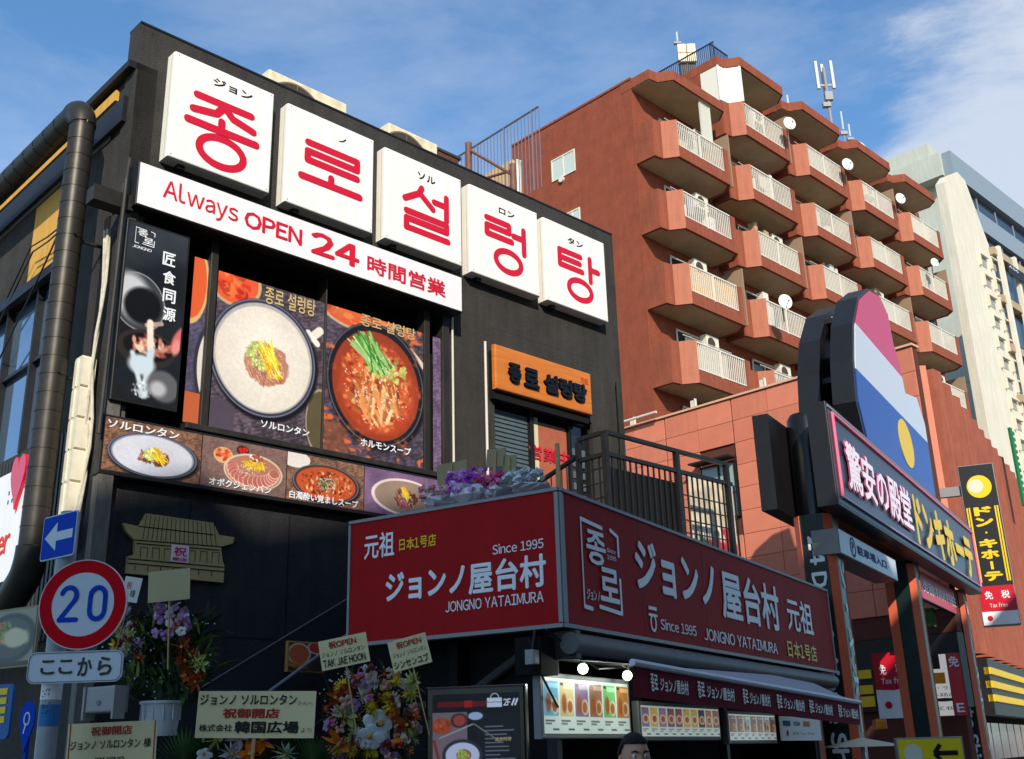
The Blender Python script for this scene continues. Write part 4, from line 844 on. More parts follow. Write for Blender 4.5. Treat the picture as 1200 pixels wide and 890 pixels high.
for k in range(1, 4): m.box(le*k/4-.01, le*k/4+.01, -.01, .01, zlow, zq2-.07)
for k in range(1, 9): m.box(le, -.05, -.011, .009, zlow+k*.22, zlow+k*.22+.018)
obj('grid_wires', m, BLKP, t, kind='stuff')
h0_, h1_ = Q2.p(628, 568, .1), Q2.p(676, 536, .1)
m = M(); m.tube([(h0_[0]-1, .1, h0_[1]-1*(h1_[1]-h0_[1])/(h1_[0]-h0_[0])), (h1_[0], .1, h1_[1])], .04, 8); obj('handrail', m, BLKP, t)
m = M()
for k in range(9): u = k/8; x = h0_[0]+(h1_[0]-h0_[0])*u; z = h0_[1]+(h1_[1]-h0_[1])*u; m.tube([(x, .1, z-1.2), (x, .1, z)], .012, 5)
obj('bars', m, BLKP, t, kind='stuff')
# things behind the grid: pale sheet with red figures
x0, x1, z0, z1 = Q.rect((806, 556), (850, 610), .8)
t = thing('festive_banner', Q, (x0, .8, z0), 'pale sheet with bright red lower part behind the wire grid of the landing', 'banner')
P = Pic(44, 70, (210, 196, 170)); P.noise(8, .25); P.blobs(30, 54, 16, 14, 40, 6, [(200, 30, 36), (220, 50, 40), (170, 20, 30)]); P.blobs(18, 44, 12, 8, 10, 5, [(60, 90, 40), (230, 220, 200)]); P.blobs(12, 62, 10, 8, 14, 5, [(190, 30, 34), (240, 230, 220)])
P.put('banner_print', x0, x1+.3, z0-.9, z1, .8, t); obj('pole', M().tube([(x1+.35, .8, zlow-1), (x1+.35, .8, z1)], .02, 6), BLKP, t)
# loose wires under the sign corner
for k, pts in enumerate((((-.1, .15, KB-.02), (.3, .05, KB-.22), (.9, .1, KB-.12), (1.6, .12, KB-.3)), ((-.2, .3, KB-.1), (-.1, .2, KB-.5), (.35, .3, KB-.75)), ((.5, .34, KB-.1), (1.1, .2, KB-.34), (1.9, .25, KB-.28), (2.6, .3, KB-.42)))):
    t = obj('cable', M().tube(pts, .012, 6), BLKP, fr=K); tag(t, ('slack black cable looping under the red sign corner to the left bulb', 'black cable dropping beside the stall corner post', 'black cable sagging above the largest menu board')[k], 'cable', 'cables under the stall sign')

# ------------------------------------------------------------------ red apartment block
AS = 1.3235; FLH = 2.81*AS; PIT = 4.63*AS; NC = 5
def enlarge(m): m.v = [(x*AS, y*AS, z*AS) for x, y, z in m.v]; return m
zt0_ = RW.p(745, 151.5)[1]; zsl = RW.p(748, 193.5)[1]; k_lip = RW.p(738, 94)[1]
zt = zt0_; FL1 = zsl                         # parapet top and underside of the uppermost first-column balcony
t = thing('apartment_building', RW, (0, 0, 0), 'tall terracotta apartment block with stepped rows of angular balconies', 'building')
ap = t; LEN = PIT*NC+.6; HT1 = k_lip; HT2 = HT1+FLH
m = M(); m.box(0, PIT-.02, .0, 8.2, 0, HT1); obj('lower_block_wall', m, TERR, ap)
m = M(); m.box(PIT, LEN, .0, 8.2, 0, HT2); obj('upper_block_wall', m, TERR, ap)
m = M(); m.box(-.06, PIT-.01, -.05, .15, HT1+.001, HT1+.12); m.box(-.05, .12, .15, 8.2, HT1+.001, HT1+.12); obj('coping', m, TERRB, ap)
m = M(); m.box(-.012, .03, -.03, .0, 0, HT1-.01); obj('corner_trim', m, TERRB, ap)
# gable window(s), in the gable frame
def gwin(*qd):
    x0, x1, z0, z1 = RL.quad(*qd, 0); w = obj('window', M().box(x0, x1, -.02, .05, z0, z1), mat('pale frosted glass', (190, 200, 190), .15, spec=.8), None)
    w.location = RL.w(0, 0, 0); w.rotation_euler = (0, 0, RL.rz); bpy.context.view_layer.update(); mw = w.matrix_world.copy(); w.parent = ap; w.matrix_parent_inverse = ap_inv; 
    f = M(); e = .07
    f.box(x0-e, x1+e, -.05, .02, z1, z1+e); f.box(x0-e, x1+e, -.05, .02, z0-e, z0); f.box(x0-e, x0, -.05, .02, z0, z1); f.box(x1, x1+e, -.05, .02, z0, z1); f.box((x0+x1)/2-e/2, (x0+x1)/2+e/2, -.045, .02, z0, z1)
    fo = obj('frame', f, CREAM, w); return w
bpy.context.view_layer.update(); ap_inv = ap.matrix_world.inverted()
gwin((648, 189), (673, 177), (673, 200), (648, 212)); gwin((664, 252), (679, 245), (679, 262), (664, 270))
x, z = RL.p(659, 211); v_ = obj('vent_cap', M().disc(x, z, .16, -.12, 0, 12), CREAM, None); v_.location = RL.w(0, 0, 0); v_.rotation_euler = (0, 0, RL.rz); v_.parent = ap; v_.matrix_parent_inverse = ap_inv

# one balcony, built at column 0 with its slab underside at z=0
poly = [(.0, .0), (.02, -.84), (.42, -.90), (.74, -1.38), (3.84, -1.38), (4.24, -.92), (4.24, 0.)]
ph = (zt-zsl)/AS                                  # full height of the parapet with slab
sh = .42
def wall_seg(m, p, q, z0, z1, th=.12):
    dx, dy = q[0]-p[0], q[1]-p[1]; L = math.hypot(dx, dy); nx, ny = -dy/L*th, dx/L*th
    m.slab([p, q, (q[0]+nx, q[1]+ny), (p[0]+nx, p[1]+ny)], z0, z1)
def balcony_root():
    sm = M().slab([(x, y+.02) for x, y in poly], 0.0, .16)
    bal = obj('balcony', enlarge(sm), SOFF, None); 
    m = M()
    for i in (0, 1): wall_seg(m, poly[i], poly[i+1], -.02, ph)
    wall_seg(m, poly[4], poly[5], -.02, ph-.02); wall_seg(m, poly[3], poly[4], -.021, sh); wall_seg(m, poly[5], poly[6], -.02, ph-.05)
    obj('parapet', enlarge(m), TERRB, bal)
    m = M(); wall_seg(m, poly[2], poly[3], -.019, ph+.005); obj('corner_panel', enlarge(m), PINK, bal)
    m = M(); m.slab([(3.55, -1.379), (3.84, -1.379), (3.84, -1.25), (3.55, -1.25)], sh, ph-.03); obj('pier', enlarge(m), TERRB, bal)
    m = M(); m.box(.80, 3.55, -1.36, -1.30, ph-.07, ph-.02); m.box(.80, 3.55, -1.35, -1.31, sh+.05, sh+.09)
    n = 24
    for k in range(n+1): x = .80+2.75*k/n; m.box(x-.013, x+.013, -1.345, -1.315, sh+.09, ph-.07)
    m.box(2.1, 2.16, -1.36, -1.30, sh, ph-.07); obj('railing', enlarge(m), CREAM, bal, kind='stuff')
    return bal
roots = {}
b0 = balcony_root()
win = obj('window', enlarge(M().box(1.5, 3.9, -.03, .0, .2, 2.35)), mat('dark balcony glass', (40, 40, 42), .1, spec=.8), None)
fm = M()
for x in (1.5, 2.3, 3.1, 3.85): fm.box(x, x+.06, -.07, -.031, .2, 2.35)
fm.box(1.5, 3.9, -.07, -.031, 2.3, 2.37); wf = obj('frame', enlarge(fm), CREAM, win)
part = obj('partition', enlarge(M().box(4.24, 4.30, -1.2, -.01, .16, 2.4)), mat('tan fibre board', (150, 124, 100), .8), None)
def place(o, i, z, first=False):
    c = o if first else copy_tree(o); c.parent = ap; c.location = (i*PIT, 0, z); return c
fi = {id(b0): True, id(win): True, id(part): True}
def put(o, i, z):
    f = fi[id(o)]; fi[id(o)] = False; return place(o, i, z, f)
curt = [(206, 196, 170), (150, 140, 120), (226, 220, 206), (190, 170, 130), (120, 124, 124)]
acs = M(); acs.bbox(0, .95, 0, .36, 0, .78, .02); acs.cur = 1; acs.disc(.35, .39, .29, -.012, -.001, 16); 
acm = [mat('ivory unit casing', (220, 212, 190), .5), mat('fan shadow', (70, 62, 50))]
unit0 = None; rr = random.Random(11)
lev = []
for i in range(NC):
    top = 0 if i == 0 else -1
    for k in range(top, 7):
        z = zsl-k*FLH
        if z < 8: continue
        put(b0, i, z); put(win, i, z+.15); lev.append((i, z))
        if (i+k) % 2 == 0: put(part, i, z)
        # curtain or blind in the window, things on the balcony
        c = rr.choice(curt); w = rr.uniform(.5, 1.3); xo = rr.choice((1.6, 2.0, 2.4))
        q = obj('curtain', M().box(i*PIT+xo*AS, i*PIT+(xo+w)*AS, -.075, -.045, z+.4, z+2.3*AS), mat('curtain %d' % c[0], c, .8, var=.15, vscale=9, stretch=(6, 1, .3)), ap)
        # a pale screen behind the bars of some balconies
        if (i, k) in ((0, 2), (2, -1), (3, 0), (1, 1), (4, -1), (0, 3), (3, 1), (2, 1)):
            cc = (226, 178, 112) if (i, k) == (0, 2) else rr.choice([(206, 196, 176), (196, 180, 150), (190, 196, 190)])
            obj('privacy_screen', M().box(i*PIT+.84*AS, i*PIT+(2.6 if i+k != 2 else 3.5)*AS, -1.28*AS, -1.265*AS, z+(sh+.06)*AS, z+(ph-.1)*AS), mat('screen %d' % cc[2], cc, .8, var=.1, vscale=7, stretch=(4, 1, .4)), ap, label='peach screen behind the bars' if (i, k) == (0, 2) else None)
        if rr.random() < .5:
            xa_, w_ = rr.uniform(1.2, 2.4)*AS, rr.uniform(.3, .8); cc = rr.choice([(200, 190, 170), (120, 130, 150), (170, 110, 90), (226, 222, 212), (90, 100, 96)])
            obj('drying_pole', M().tube([(i*PIT+.9*AS, -1.0, z+2.5), (i*PIT+3.7*AS, -1.0, z+2.5)], .025, 5), CREAM, ap); obj('laundry', M().box(i*PIT+xa_, i*PIT+xa_+w_, -1.01, -.99, z+2.5-rr.uniform(.6, 1.1), z+2.5), mat('laundry %d' % cc[0], cc, .9, var=.15, vscale=6), ap)
        for q_ in range(rr.choice((1, 2, 3))):
            xa_ = rr.uniform(1.6, 3.3)*AS; cc = rr.choice([(214, 208, 196), (96, 90, 80), (180, 150, 110), (70, 90, 80), (200, 196, 190)]); w_ = rr.uniform(.12, .5); h_ = rr.uniform(1.4, 3.0)
            obj(rr.choice(('locker', 'broom_cupboard', 'shelf')), M().box(i*PIT+xa_, i*PIT+xa_+w_, -.9, -.5, z+.2, z+.2+h_), mat('clutter %d' % cc[0], cc, .7, var=.15, vscale=5), ap)
        # outdoor unit
        if rr.random() < .92:
            if unit0 is None: unit0 = obj('outdoor_unit', acs, acm); c_ = unit0
            else: c_ = unit0.copy(); COL.objects.link(c_)
            hi = rr.random() < .6
            c_.location = RW.w(i*PIT+rr.uniform(2.0, 3.0)*AS, -1.2 if not hi else -.9, z+(.22 if not hi else 2.3)); c_.rotation_euler = (0, 0, RW.rz)
            rown = {-1: 'top', 0: 'second', 1: 'third', 2: 'fourth', 3: 'fifth', 4: 'sixth', 5: 'seventh', 6: 'lowest'}[k]; coln = ['first', 'second', 'third', 'fourth', 'fifth'][i]
            tag(c_, f'ivory cooling unit {"hung high" if hi else "standing"} on the {rown}-row balcony, {coln} column from the left gable', 'air conditioner', 'cooling units on the apartment balconies')
# roof slabs with angular lips
for i in range(NC):
    zz = HT1 if i == 0 else HT2
    m = M(); m.slab([(x*AS+i*PIT-.02, y*AS*1.03+(0.0 if j not in (0, 6) else .6)) for j, (x, y) in enumerate(poly)], zz-.50, zz+.03+.004*i)
    o = obj('roof_lip', m, TERRB, ap); m = M(); m.slab([(x*.98*AS+i*PIT+.03, y*.97*AS) for x, y in poly], zz-.53, zz-.501); obj('lip_soffit', m, SOFF, ap)
# glazed bay on the top of the second column
z = zsl+FLH; ph = zt-zsl; pA = [(x*AS, y*AS) for x, y in poly]
m = M(); i1 = PIT
for p, q in ((0, 1), (1, 2), (2, 3)): wall_seg(m, (pA[p][0]+i1, pA[p][1]+.01), (pA[q][0]+i1, pA[q][1]+.01), z+ph+.02, HT2-.53, .05)
obj('enclosure', m, mat('white bay panel', (216, 212, 196), .4), ap, label='white glazed enclosure at the top left balcony')
for p in (1, 2, 3): obj('enclosure_post', M().box(pA[p][0]+i1-.05, pA[p][0]+i1+.05, pA[p][1]-.03, pA[p][1]+.05, z+ph, HT2-.52), WHT, ap)
m = M(); x_ = 2.5*AS; m.box(x_-.08, x_, -1.7, -1.62, zsl+ph-.3, HT1-.53); m.box(x_+.7, x_+.78, -1.7, -1.62, zsl+ph-.3, HT1-.53); m.box(x_, x_+.7, -1.68, -1.64, zsl+ph-.3, HT1-.53); obj('sliding_screen', m, mat('pale screen', (200, 196, 180), .4), ap)
# roof railing of the upper block
a, c = RW.p(813, 61.5), RW.p(833, 75)
RB = Frame(o=RW.w(PIT+.3, -.8, 0), th=135.2)
t = thing('roof_railing', RB, (0, 0, HT2), 'dark blue-black roof railing on the left corner of the apartment roof', 'railing')
e0 = RB.p(765, 92)[0]; zr = RB.p(812, 62)[1]
dbs = mat('dark blue steel', (44, 48, 66), .5)
obj('top_rail', M().box(e0, 0, -.03, .03, zr-.06, zr), dbs, t); obj('return_rail', M().box(-.03, .03, -.03, .0, zr-.06, zr), dbs, t)
m = M(); n = 34
for k in range(n+1): x = e0*k/n; m.box(x-.014, x+.014, -.014, .014, HT2-.1, zr-.06)
obj('bars', m, dbs, t, kind='stuff')
t = thing('roof_railing', RW, (PIT+.3, -.6, HT2), 'short front stretch of dark roof railing above the white glazed bay', 'railing')
xq = PIT+.3; obj('top_rail', M().box(xq, xq+1.6, -.63, -.57, zr-.06, zr), dbs, t); m = M()
for k in range(13): m.box(xq+k*.133-.014, xq+k*.133+.014, -.614, -.586, HT2-.1, zr-.06)
obj('bars', m, dbs, t, kind='stuff')
m = M(); RBm = RB; 
wl = thing('roof_wall', RB, (0, .1, HT2-3), 'red parapet wall under the corner roof railing', 'wall'); obj('wall', M().box(RB.p(790, 90)[0], -.0, .05, .3, HT1, HT2+.05), TERR, wl)
# antennas, tanks, dishes
def mast(px_, pyb, pyt, Yd, lab, kind):
    F = Frame(px_, pyb, Yd, 90); zb = F.p(px_, pyb)[1]; zt_2 = F.p(px_, pyt)[1]; x = 0; s_ = (zt_2-zb)
    t = thing('antenna_mast', F, (0, 0, zb), lab, 'antenna'); gm = mat('pale grey antenna', (140, 140, 138), .5)
    if kind == 'cell':
        obj('pole', M().tube([(0, 0, zb-3), (0, 0, zb+s_*.9)], .10, 10), gm, t)
        for dx in (-.5, .0, .5): obj('panel_antenna', M().bbox(dx-.10, dx+.10, -.1 if dx else .25, .06 if dx else .4, zb+s_*.58, zt_2, .03), mat('white radome', (186, 186, 180), .5), t)
        obj('arm', M().box(-.45, .45, -.03, .03, zb+s_*.62, zb+s_*.65), gm, t); obj('equipment_box', M().box(-.2, .3, -.2, .1, zb+s_*.4, zb+s_*.52), gm, t); obj('equipment_box', M().box(-.4, .1, -.2, .1, zb+s_*.3, zb+s_*.36), gm, t)
    else:
        obj('pole', M().tube([(0, 0, zb-3), (0, 0, zt_2)], [.06, .03], 8), gm, t); obj('radome', M().tube([(0, 0, zb+s_*.55), (0, 0, zt_2)], .065, 8), mat('white radome', (186, 186, 180), .5), t); obj('bracket', M().box(-.22, .22, -.1, .1, zb+s_*.42, zb+s_*.5), gm, t)
mast(975, 150, 72, 61, 'tall cellular mast with three white panels on the apartment roof', 'cell')
mast(992, 178, 131, 62, 'thin white whip antenna to the right of the cellular mast', 'w'); mast(925, 134, 112, 56, 'short white rod antenna left of the cellular mast', 'w'); mast(999, 178, 146, 63, 'short faint rod antenna at the right of the roof', 'w')
mast(795, 62, 38, 56, 'hair-thin aerial above the roof tank', 'w')
F = Frame(804, 75, 55, 90); a, c = F.p(793, 54), F.p(816, 74)
t = thing('roof_tank', F, (0, 0, a[1]-2), 'pale panelled equipment cabinet on the roof corner behind the railing', 'cabinet')
w = c[0]-a[0]
for ux, uz in ((0, 0), (.52, 0), (0, .52), (.52, .52)): obj('panel', M().bbox(a[0]+ux*w, a[0]+(ux+.48)*w, -.2, .2, c[1]+uz*(a[1]-c[1]), c[1]+(uz+.48)*(a[1]-c[1]), .03), BEIGE, t)
obj('stand', M().box(a[0]+.1, c[0]-.1, 0, .3, c[1]-2.5, a[1]-.05), DKM, t)
F = Frame(1005, 182, 65, 60); a, c = F.p(984, 165), F.p(1016, 186)
t = thing('roof_tank', F, (a[0], 0, c[1]-1), 'cream round-ended water tank on the far right of the apartment roof', 'tank')
obj('tank', M().sphere(((a[0]+c[0])/2, 0, (a[1]+c[1])/2-.2), 1.0, 16, 10, (1.1, .8, .75)), BEIGE, t, smooth=True); obj('cradle', M().box(a[0]+.4, c[0]-.3, -.4, .4, c[1]-2, c[1]+.1), BEIGE, t)
def dish(px_, py_, r, Yd, lab):
    F = Frame(px_, py_, Yd, 75); z = F.p(px_, py_)[1]; t = thing('satellite_dish', F, (0, .3, z-.3), lab, 'satellite dish', 'satellite dishes on the balconies'); m = M(); n = 20; vs = [(0, .10, z)]; fs = []
    for j in (1, 2, 3):
        for k in range(n): a = 2*math.pi*k/n; q = j/3*r; vs.append((q*math.cos(a), .10-.13*(j/3)**2, z+q*1.05*math.sin(a)))
    for k in range(n): fs.append((0, 1+(k+1) % n, 1+k))
    for j in range(2):
        for k in range(n): fs.append((1+j*n+k, 1+j*n+(k+1) % n, 1+(j+1)*n+(k+1) % n, 1+(j+1)*n+k))
    d = obj('reflector', m.add(vs, fs), mat('white dish', (232, 230, 222), .5), t, smooth=True); sm = d.modifiers.new('s', 'SOLIDIFY'); sm.thickness = .02
    obj('feed_arm', M().tube([(0, .05, z-r*.9), (0, -.35, z-.1)], .02, 6).sphere((0, -.36, z-.08), .05, 6, 5), mat('grey feed', (120, 120, 118)), t); obj('bracket', M().tube([(0, .08, z), (0, .3, z-.1), (0, .3, z-.9)], .03, 6), DKM, t)
dish(925, 145, .36, 50.5, 'white satellite dish beside the third column roof lip'); dish(993, 193, .36, 55, 'white satellite dish beside the fourth column on the upper row')
dish(1055, 233, .34, 59.5, 'white satellite dish near the top of the fifth column'); dish(920, 354, .36, 47.6, 'white satellite dish low on the second column of balconies'); dish(1095, 308, .28, 61.5, 'small white satellite dish under the fifth column soffit')

# ------------------------------------------------------------------ pale high-rise at the right
t = thing('office_tower', G, (0, 0, 0), 'pale grey high-rise with white fin wall and dark window bands', 'building'); gt = t
GS = Frame(o=G.o, th=135.2); zg = G.p(1120, 182)[1]
gr = mat('pale green grey panel', (186, 190, 178), .7, var=.05, vscale=.4, streak=.12); gf = mat('blue grey cladding', (130, 142, 152), .4, var=.06)
wf_ = mat('white rendered fin', (216, 208, 190), .7, var=.05, vscale=.5, streak=.15)
xl = GS.p(1048, 212)[0]
def bg_(name, m, mt, fr, par): o = obj(name, m, mt, None); o.location = fr.w(0, 0, 0); o.rotation_euler = (0, 0, fr.rz); bpy.context.view_layer.update(); o.parent = par; o.matrix_parent_inverse = par.matrix_world.inverted(); return o
bpy.context.view_layer.update()
bg_('side_wall', M().box(-26, -.9, -.05, 12, 0, GS.p(1102, 194)[1]-.2), gr, GS, gt)
for k in range(8): bg_('panel_seam', M().box(-26, -1.0, -.09, -.051, 6+4*k, 6.06+4*k), mat('soft grey seam', (170, 174, 164)), GS, gt)
bg_('stair_tower', M().box(GS.p(1030, 190)[0]-1, GS.p(1086, 168)[0], -.03, 7, 20, GS.p(1084, 169)[1]), gr, GS, gt)
m = M()
for k in range(22): x = -14+k*.6; m.box(x, x+.06, 0, .06, GS.p(1102, 194)[1]-.2, GS.p(1102, 194)[1]+.6)
bg_('roof_spikes', m, gr, GS, gt)['kind'] = 'stuff'
o = gt
obj('front_body', M().box(.02, 40, .6, 13, 0, zg-.01), gf, gt); obj('roof_band', M().box(-1.2, 40, .0, .8, zg-2.4, zg), gf, gt); obj('side_band', M().box(-1.6, .0, .8, 12, zg-2.2, zg+.001), gr, gt)
for k in range(9):
    z1_ = zg-2.6-k*3.7
    if z1_ < 4: break
    obj('window_band', M().box(1.6, 40, .45, .62, z1_-1.7, z1_), mat('dark ribbon glass', (34, 40, 50), .08, spec=.9), gt); obj('spandrel', M().box(1.6, 40, .1, .62, z1_-3.6, z1_-1.72), gf, gt)
    for q in range(5): obj('mullion', M().box(4+q*4, 4.12+q*4, .38, .449, z1_-1.7, z1_), gf, gt)
# the fin: narrow bright wall with a stepped, curved head
fpx = [(1105, 214), (1110, 206), (1121, 202), (1130, 212), (1158, 288), (1196, 450), (1225, 620), (1200, 700), (1160, 520), (1139, 400), (1122, 300)]
Ff = Frame(1107, 212, 72, 45.2); pts = [Ff.p(*p) for p in fpx]
m = M(); m.prism(pts, -.05, .6); bg_('fin', m, wf_, Ff, gt)
for r_ in range(14):
    for c_ in range(2):
        y_ = 300+r_*24; x0_ = 1146+c_*13+(y_-300)*.20+r_*.3
        q = [Ff.p(x0_, y_+c_*5, -.05), Ff.p(x0_+9, y_+3+c_*5, -.05), Ff.p(x0_+11, y_+16+c_*5, -.05), Ff.p(x0_+2, y_+12+c_*5, -.05)]
        xa, xb = (q[0][0]+q[3][0])/2, (q[1][0]+q[2][0])/2; za, zb = (q[2][1]+q[3][1])/2, (q[0][1]+q[1][1])/2
        w = bg_('window', M().box(xa+.05, xb-.05, -.07, -.051, za+.1, zb-.05), mat('pale recess glass', (150, 146, 134), .4), Ff, gt)
        bg_('window_hood', M().box(xa-.05, xb+.05, -.30, -.051, zb, zb+.12), wf_, Ff, gt); bg_('window_jamb', M().box(xa-.08, xa+.04, -.28, -.051, za, zb-.001), wf_, Ff, gt)
# far right building with open slabs and a roof sign frame
F = Frame(1166, 300, 76, 45.2)
t = thing('parking_structure', F, (0, 0, 0), 'dark framed building at the right edge with stacked floors and pale columns', 'building'); bpy.context.view_layer.update()
zz = F.p(1180, 300)[1]
for k in range(7):
    obj('floor_slab', M().box(0, 30, 0, 1.0, zz-4*k-.6, zz-4*k), mat('tan slab', (166, 146, 118), .8), t); obj('window', M().box(.5, 30, .5, .6, zz-4*k-3.4, zz-4*k-.7), mat('dull blue glass', (60, 76, 90), .15, spec=.8), t)
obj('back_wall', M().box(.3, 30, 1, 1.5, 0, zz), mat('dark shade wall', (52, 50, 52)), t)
for x in (.6, 3.6, 7.5, 12): obj('column', M().box(x, x+.4, -.2, .1, 0, zz+.2), mat('pale column', (214, 206, 190)), t)
a, c = F.p(1179, 308, -.3), F.p(1199, 330, -.3)
t2_ = thing('roof_sign', F, (a[0], -.3, c[1]), 'black sign panel with white letters ASS on the far right building', 'sign'); obj('panel', M().box(a[0], a[0]+3.2, -.4, -.32, c[1]-.2, a[1]), BLKP, t2_); text(t2_, 'ASS', a[0]+.2, a[0]+2.0, (a[1]+c[1])/2, a[1]-.15, -.41, LETW, .02)
# green stacked brackets
F = Frame(1183, 500, 66, 45.2); t = thing('green_sign_edge', F, (0, 0, 0), 'green vertical sign edge with ribbed ends in front of the pale tower', 'sign')
a = F.p(1181, 500); c = F.p(1196, 600); gm = mat('green enamel', (30, 110, 60), .5)
obj('panel', M().box(0, .35, 0, .15, c[1]+.5, a[1]), gm, t)
for k in range(11): obj('rib', M().box(.36, .62, 0, .12, a[1]-.4-k*.40, a[1]-.2-k*.40), gm, t)

# ------------------------------------------------------------------ orange tiled store building
ZO = O.p(940.5, 442.5)[1]
def plan(px_, py_, z):
    r = px_ray(px_, py_); k = (z-CZ)/r[2]; return np.array([r[0]*k, r[1]*k, 0.])
ZL = O.p(1000, 752)[1]; ZB2 = 19.0; XZ = 0
pc = plan(1068, 429, ZB2); pc2 = plan(1084, 429, ZB2)
xO1 = O.p(1068, 408)[0]
st_ = thing('store_building', O, (0, 0, 0), 'orange stone-tiled store building with ribbed brown street side behind the black poles', 'building')
x0w, x1w, z0w, z1w = O.rect((822, 549), (867, 600)); z1w = O.p(853, 543)[1]; z0w = O.p(868, 603)[1]
m = M(); m.box(-10, xO1, .07, .35, ZL, ZO-.06); m.box(-10, xO1-.2, .2, .5, 0, ZL); obj('backing_wall', m, JOINT, st_)
cw, chh = 1.42, .77; first = None; zz = ZO-.02
tilem = [ORT, mat('orange stone tile warm', (201, 119, 93), .7, var=.10, vscale=.9), mat('orange stone tile pale', (208, 125, 98), .7, var=.09, vscale=.9)]
prot = {}
nx = int(9/cw)+1
for r_ in range(12):
    z1_ = zz-r_*chh; z0_ = z1_-chh
    if z0_ < ZL-.1: continue
    for c_ in range(-7, 5):
        xa = c_*cw+.0; xb = min(xa+cw, xO1)
        if xa >= xO1-.05: continue
        g = .05 if c_ % 2 == 0 else .012
        if xb > x0w-.02 and xa < x1w+.02 and z1_ > z0w and z0_ < z1w:
            if xa < x0w-.06: xb2 = x0w-.04; obj('wall_panel', M().bbox(xa+g, xb2, -.0, .06, z0_+.006, z1_-.006, .006), ORT, st_)
            if xb > x1w+.06: obj('wall_panel', M().bbox(x1w+.04, xb-.006, -.0, .06, z0_+.006, z1_-.006, .006), ORT, st_)
            continue
        k = (round(xb-xa, 2), g, rr.randrange(3))
        if k not in prot:
            prot[k] = obj('wall_panel', M().add([(v[0], v[1], v[2]) for v in M().bbox(g+OFF[st_.name][0], OFF[st_.name][0]+xb-xa-.006, 0, .06, .006, chh-.006, .006).v], M().bbox(0, 1, 0, 1, 0, 1).f), tilem[k[2]], st_); o = prot[k]
        else: o = prot[k].copy(); COL.objects.link(o)
        o.location = (xa, rr.uniform(0, .008), z0_)
obj('coping', M().box(-10, xO1+.05, -.06, .4, ZO-.0, ZO+.07), mat('pale coping', (214, 166, 136), .7), st_)
w = obj('window', M().box(x0w, x1w, .02, .05, z0w, z1w), mat('pale shop glass', (150, 168, 160), .08, spec=.9), st_)
f = M(); f.box(x1w-.06, x1w+.03, -.03, .06, z0w-.05, z1w+.05); f.box(x0w-.04, x1w-.06, -.03, .06, z0w-.05, z0w); f.box(x0w-.04, x1w-.06, -.03, .06, z1w, z1w+.05); f.box((x0w+x1w)/2-.03, (x0w+x1w)/2+.03, -.02, .019, z0w, z1w); f.box(x0w, x1w-.06, -.019, .019, z0w+.75, z0w+.79); obj('frame', f, BLKP, w)
obj('window_hood', M().slab([(x0w-.2, -.02), (x1w+.1, -.02), (x1w+.1, -.5), (x0w-.2, -.5)], z1w+.1, z1w+.16), BLKP, st_)
# conduit and spikes over the coping
a, c = O.p(733, 494, -.3), O.p(769, 483, -.3); t = obj('roof_pipe', M().tube([(a[0]-1, -.3, a[1]-.0), (c[0], -.3, c[1])], .05, 8), CREAM, fr=O); tag(t, 'short pale horizontal pipe above the orange wall beside the black building', 'pipe')
for px_, py_ in ((741, 498), (812, 477), (893, 452)):
    a = O.p(px_, py_, .1); t = obj('wall_bracket', M().box(a[0]-.06, a[0]+.06, .05, .15, ZO+.07, ZO+.35).box(a[0]+.1, a[0]+.14, .05, .15, ZO+.07, ZO+.4), CREAM, fr=O); tag(t, {741: 'pale bracket on the orange wall coping nearest the black building', 812: 'pale bracket on the coping below the lowest left balcony', 893: 'pale bracket on the coping nearest the black pole'}[px_], 'bracket', 'brackets on the wall coping')
# chamfer and ribbed street side
OB = Frame(o=pc2, th=30.9); OC = Frame(o=pc, th=90)
wch = float(np.linalg.norm(pc2-pc))
rib = mat('brown red ribbed coating', (160, 88, 66), .85, var=.12, vscale=1, streak=.25)
OE = Frame(o=O.w(xO1, 0, 0), th=math.degrees(math.atan2(*(pc-np.array(O.w(xO1, 0, 0)))[:2])))
le_ = float(np.linalg.norm((pc-np.array(O.w(xO1, 0, 0)))[:2]))
t = thing('store_street_side', OB, (0, 0, 0), 'x', 'building'); t['label'] = 'ribbed brown street side of the orange store, stepping away to the right'
bpy.context.view_layer.update()
def bg2(name, m, mt, fr, par): return bg_(name, m, mt, fr, par)
bg2('corner_wall', M().box(-.6, wch, 0, .5, 0, ZB2), ORT, OC, t)
zs1 = OB.p(1158, 781, -.6)[1]; zs3 = OB.p(1158, 822, -.6)[1]; dz3 = (zs1-zs3)/2.6
obj('wall', M().box(.05, 44, .3, 3, zs1, ZB2-.5), rib, t); obj('lower_wall', M().box(.05, 44, .6, 3, 0, zs1), VOID, t)
for k in range(17):
    x = .3+k*2.5; obj('rib', M().slab([(x, .32), (x, -.30), (x+.8, -.5), (x+1.6, .32)], zs1+.6, ZB2-.12), rib, t)
for k in range(3): z = zs1-k*dz3; obj('yellow_stripe', M().box(.6, 40, -.6, -.3, z-dz3*.5, z), mat('yellow enamel', (226, 186, 30), .5), t)
obj('black_band', M().box(.6, 40, -.5, .3, zs3-.5, zs1+.4), BLKP, t)
for k in range(12): obj('display_window', M().box(1+k*2.4, 3.1+k*2.4, .2, .58, .9, zs3-.8), mat('dull display glass', (90, 84, 96), .15, spec=.8, var=.4, vscale=5), t)
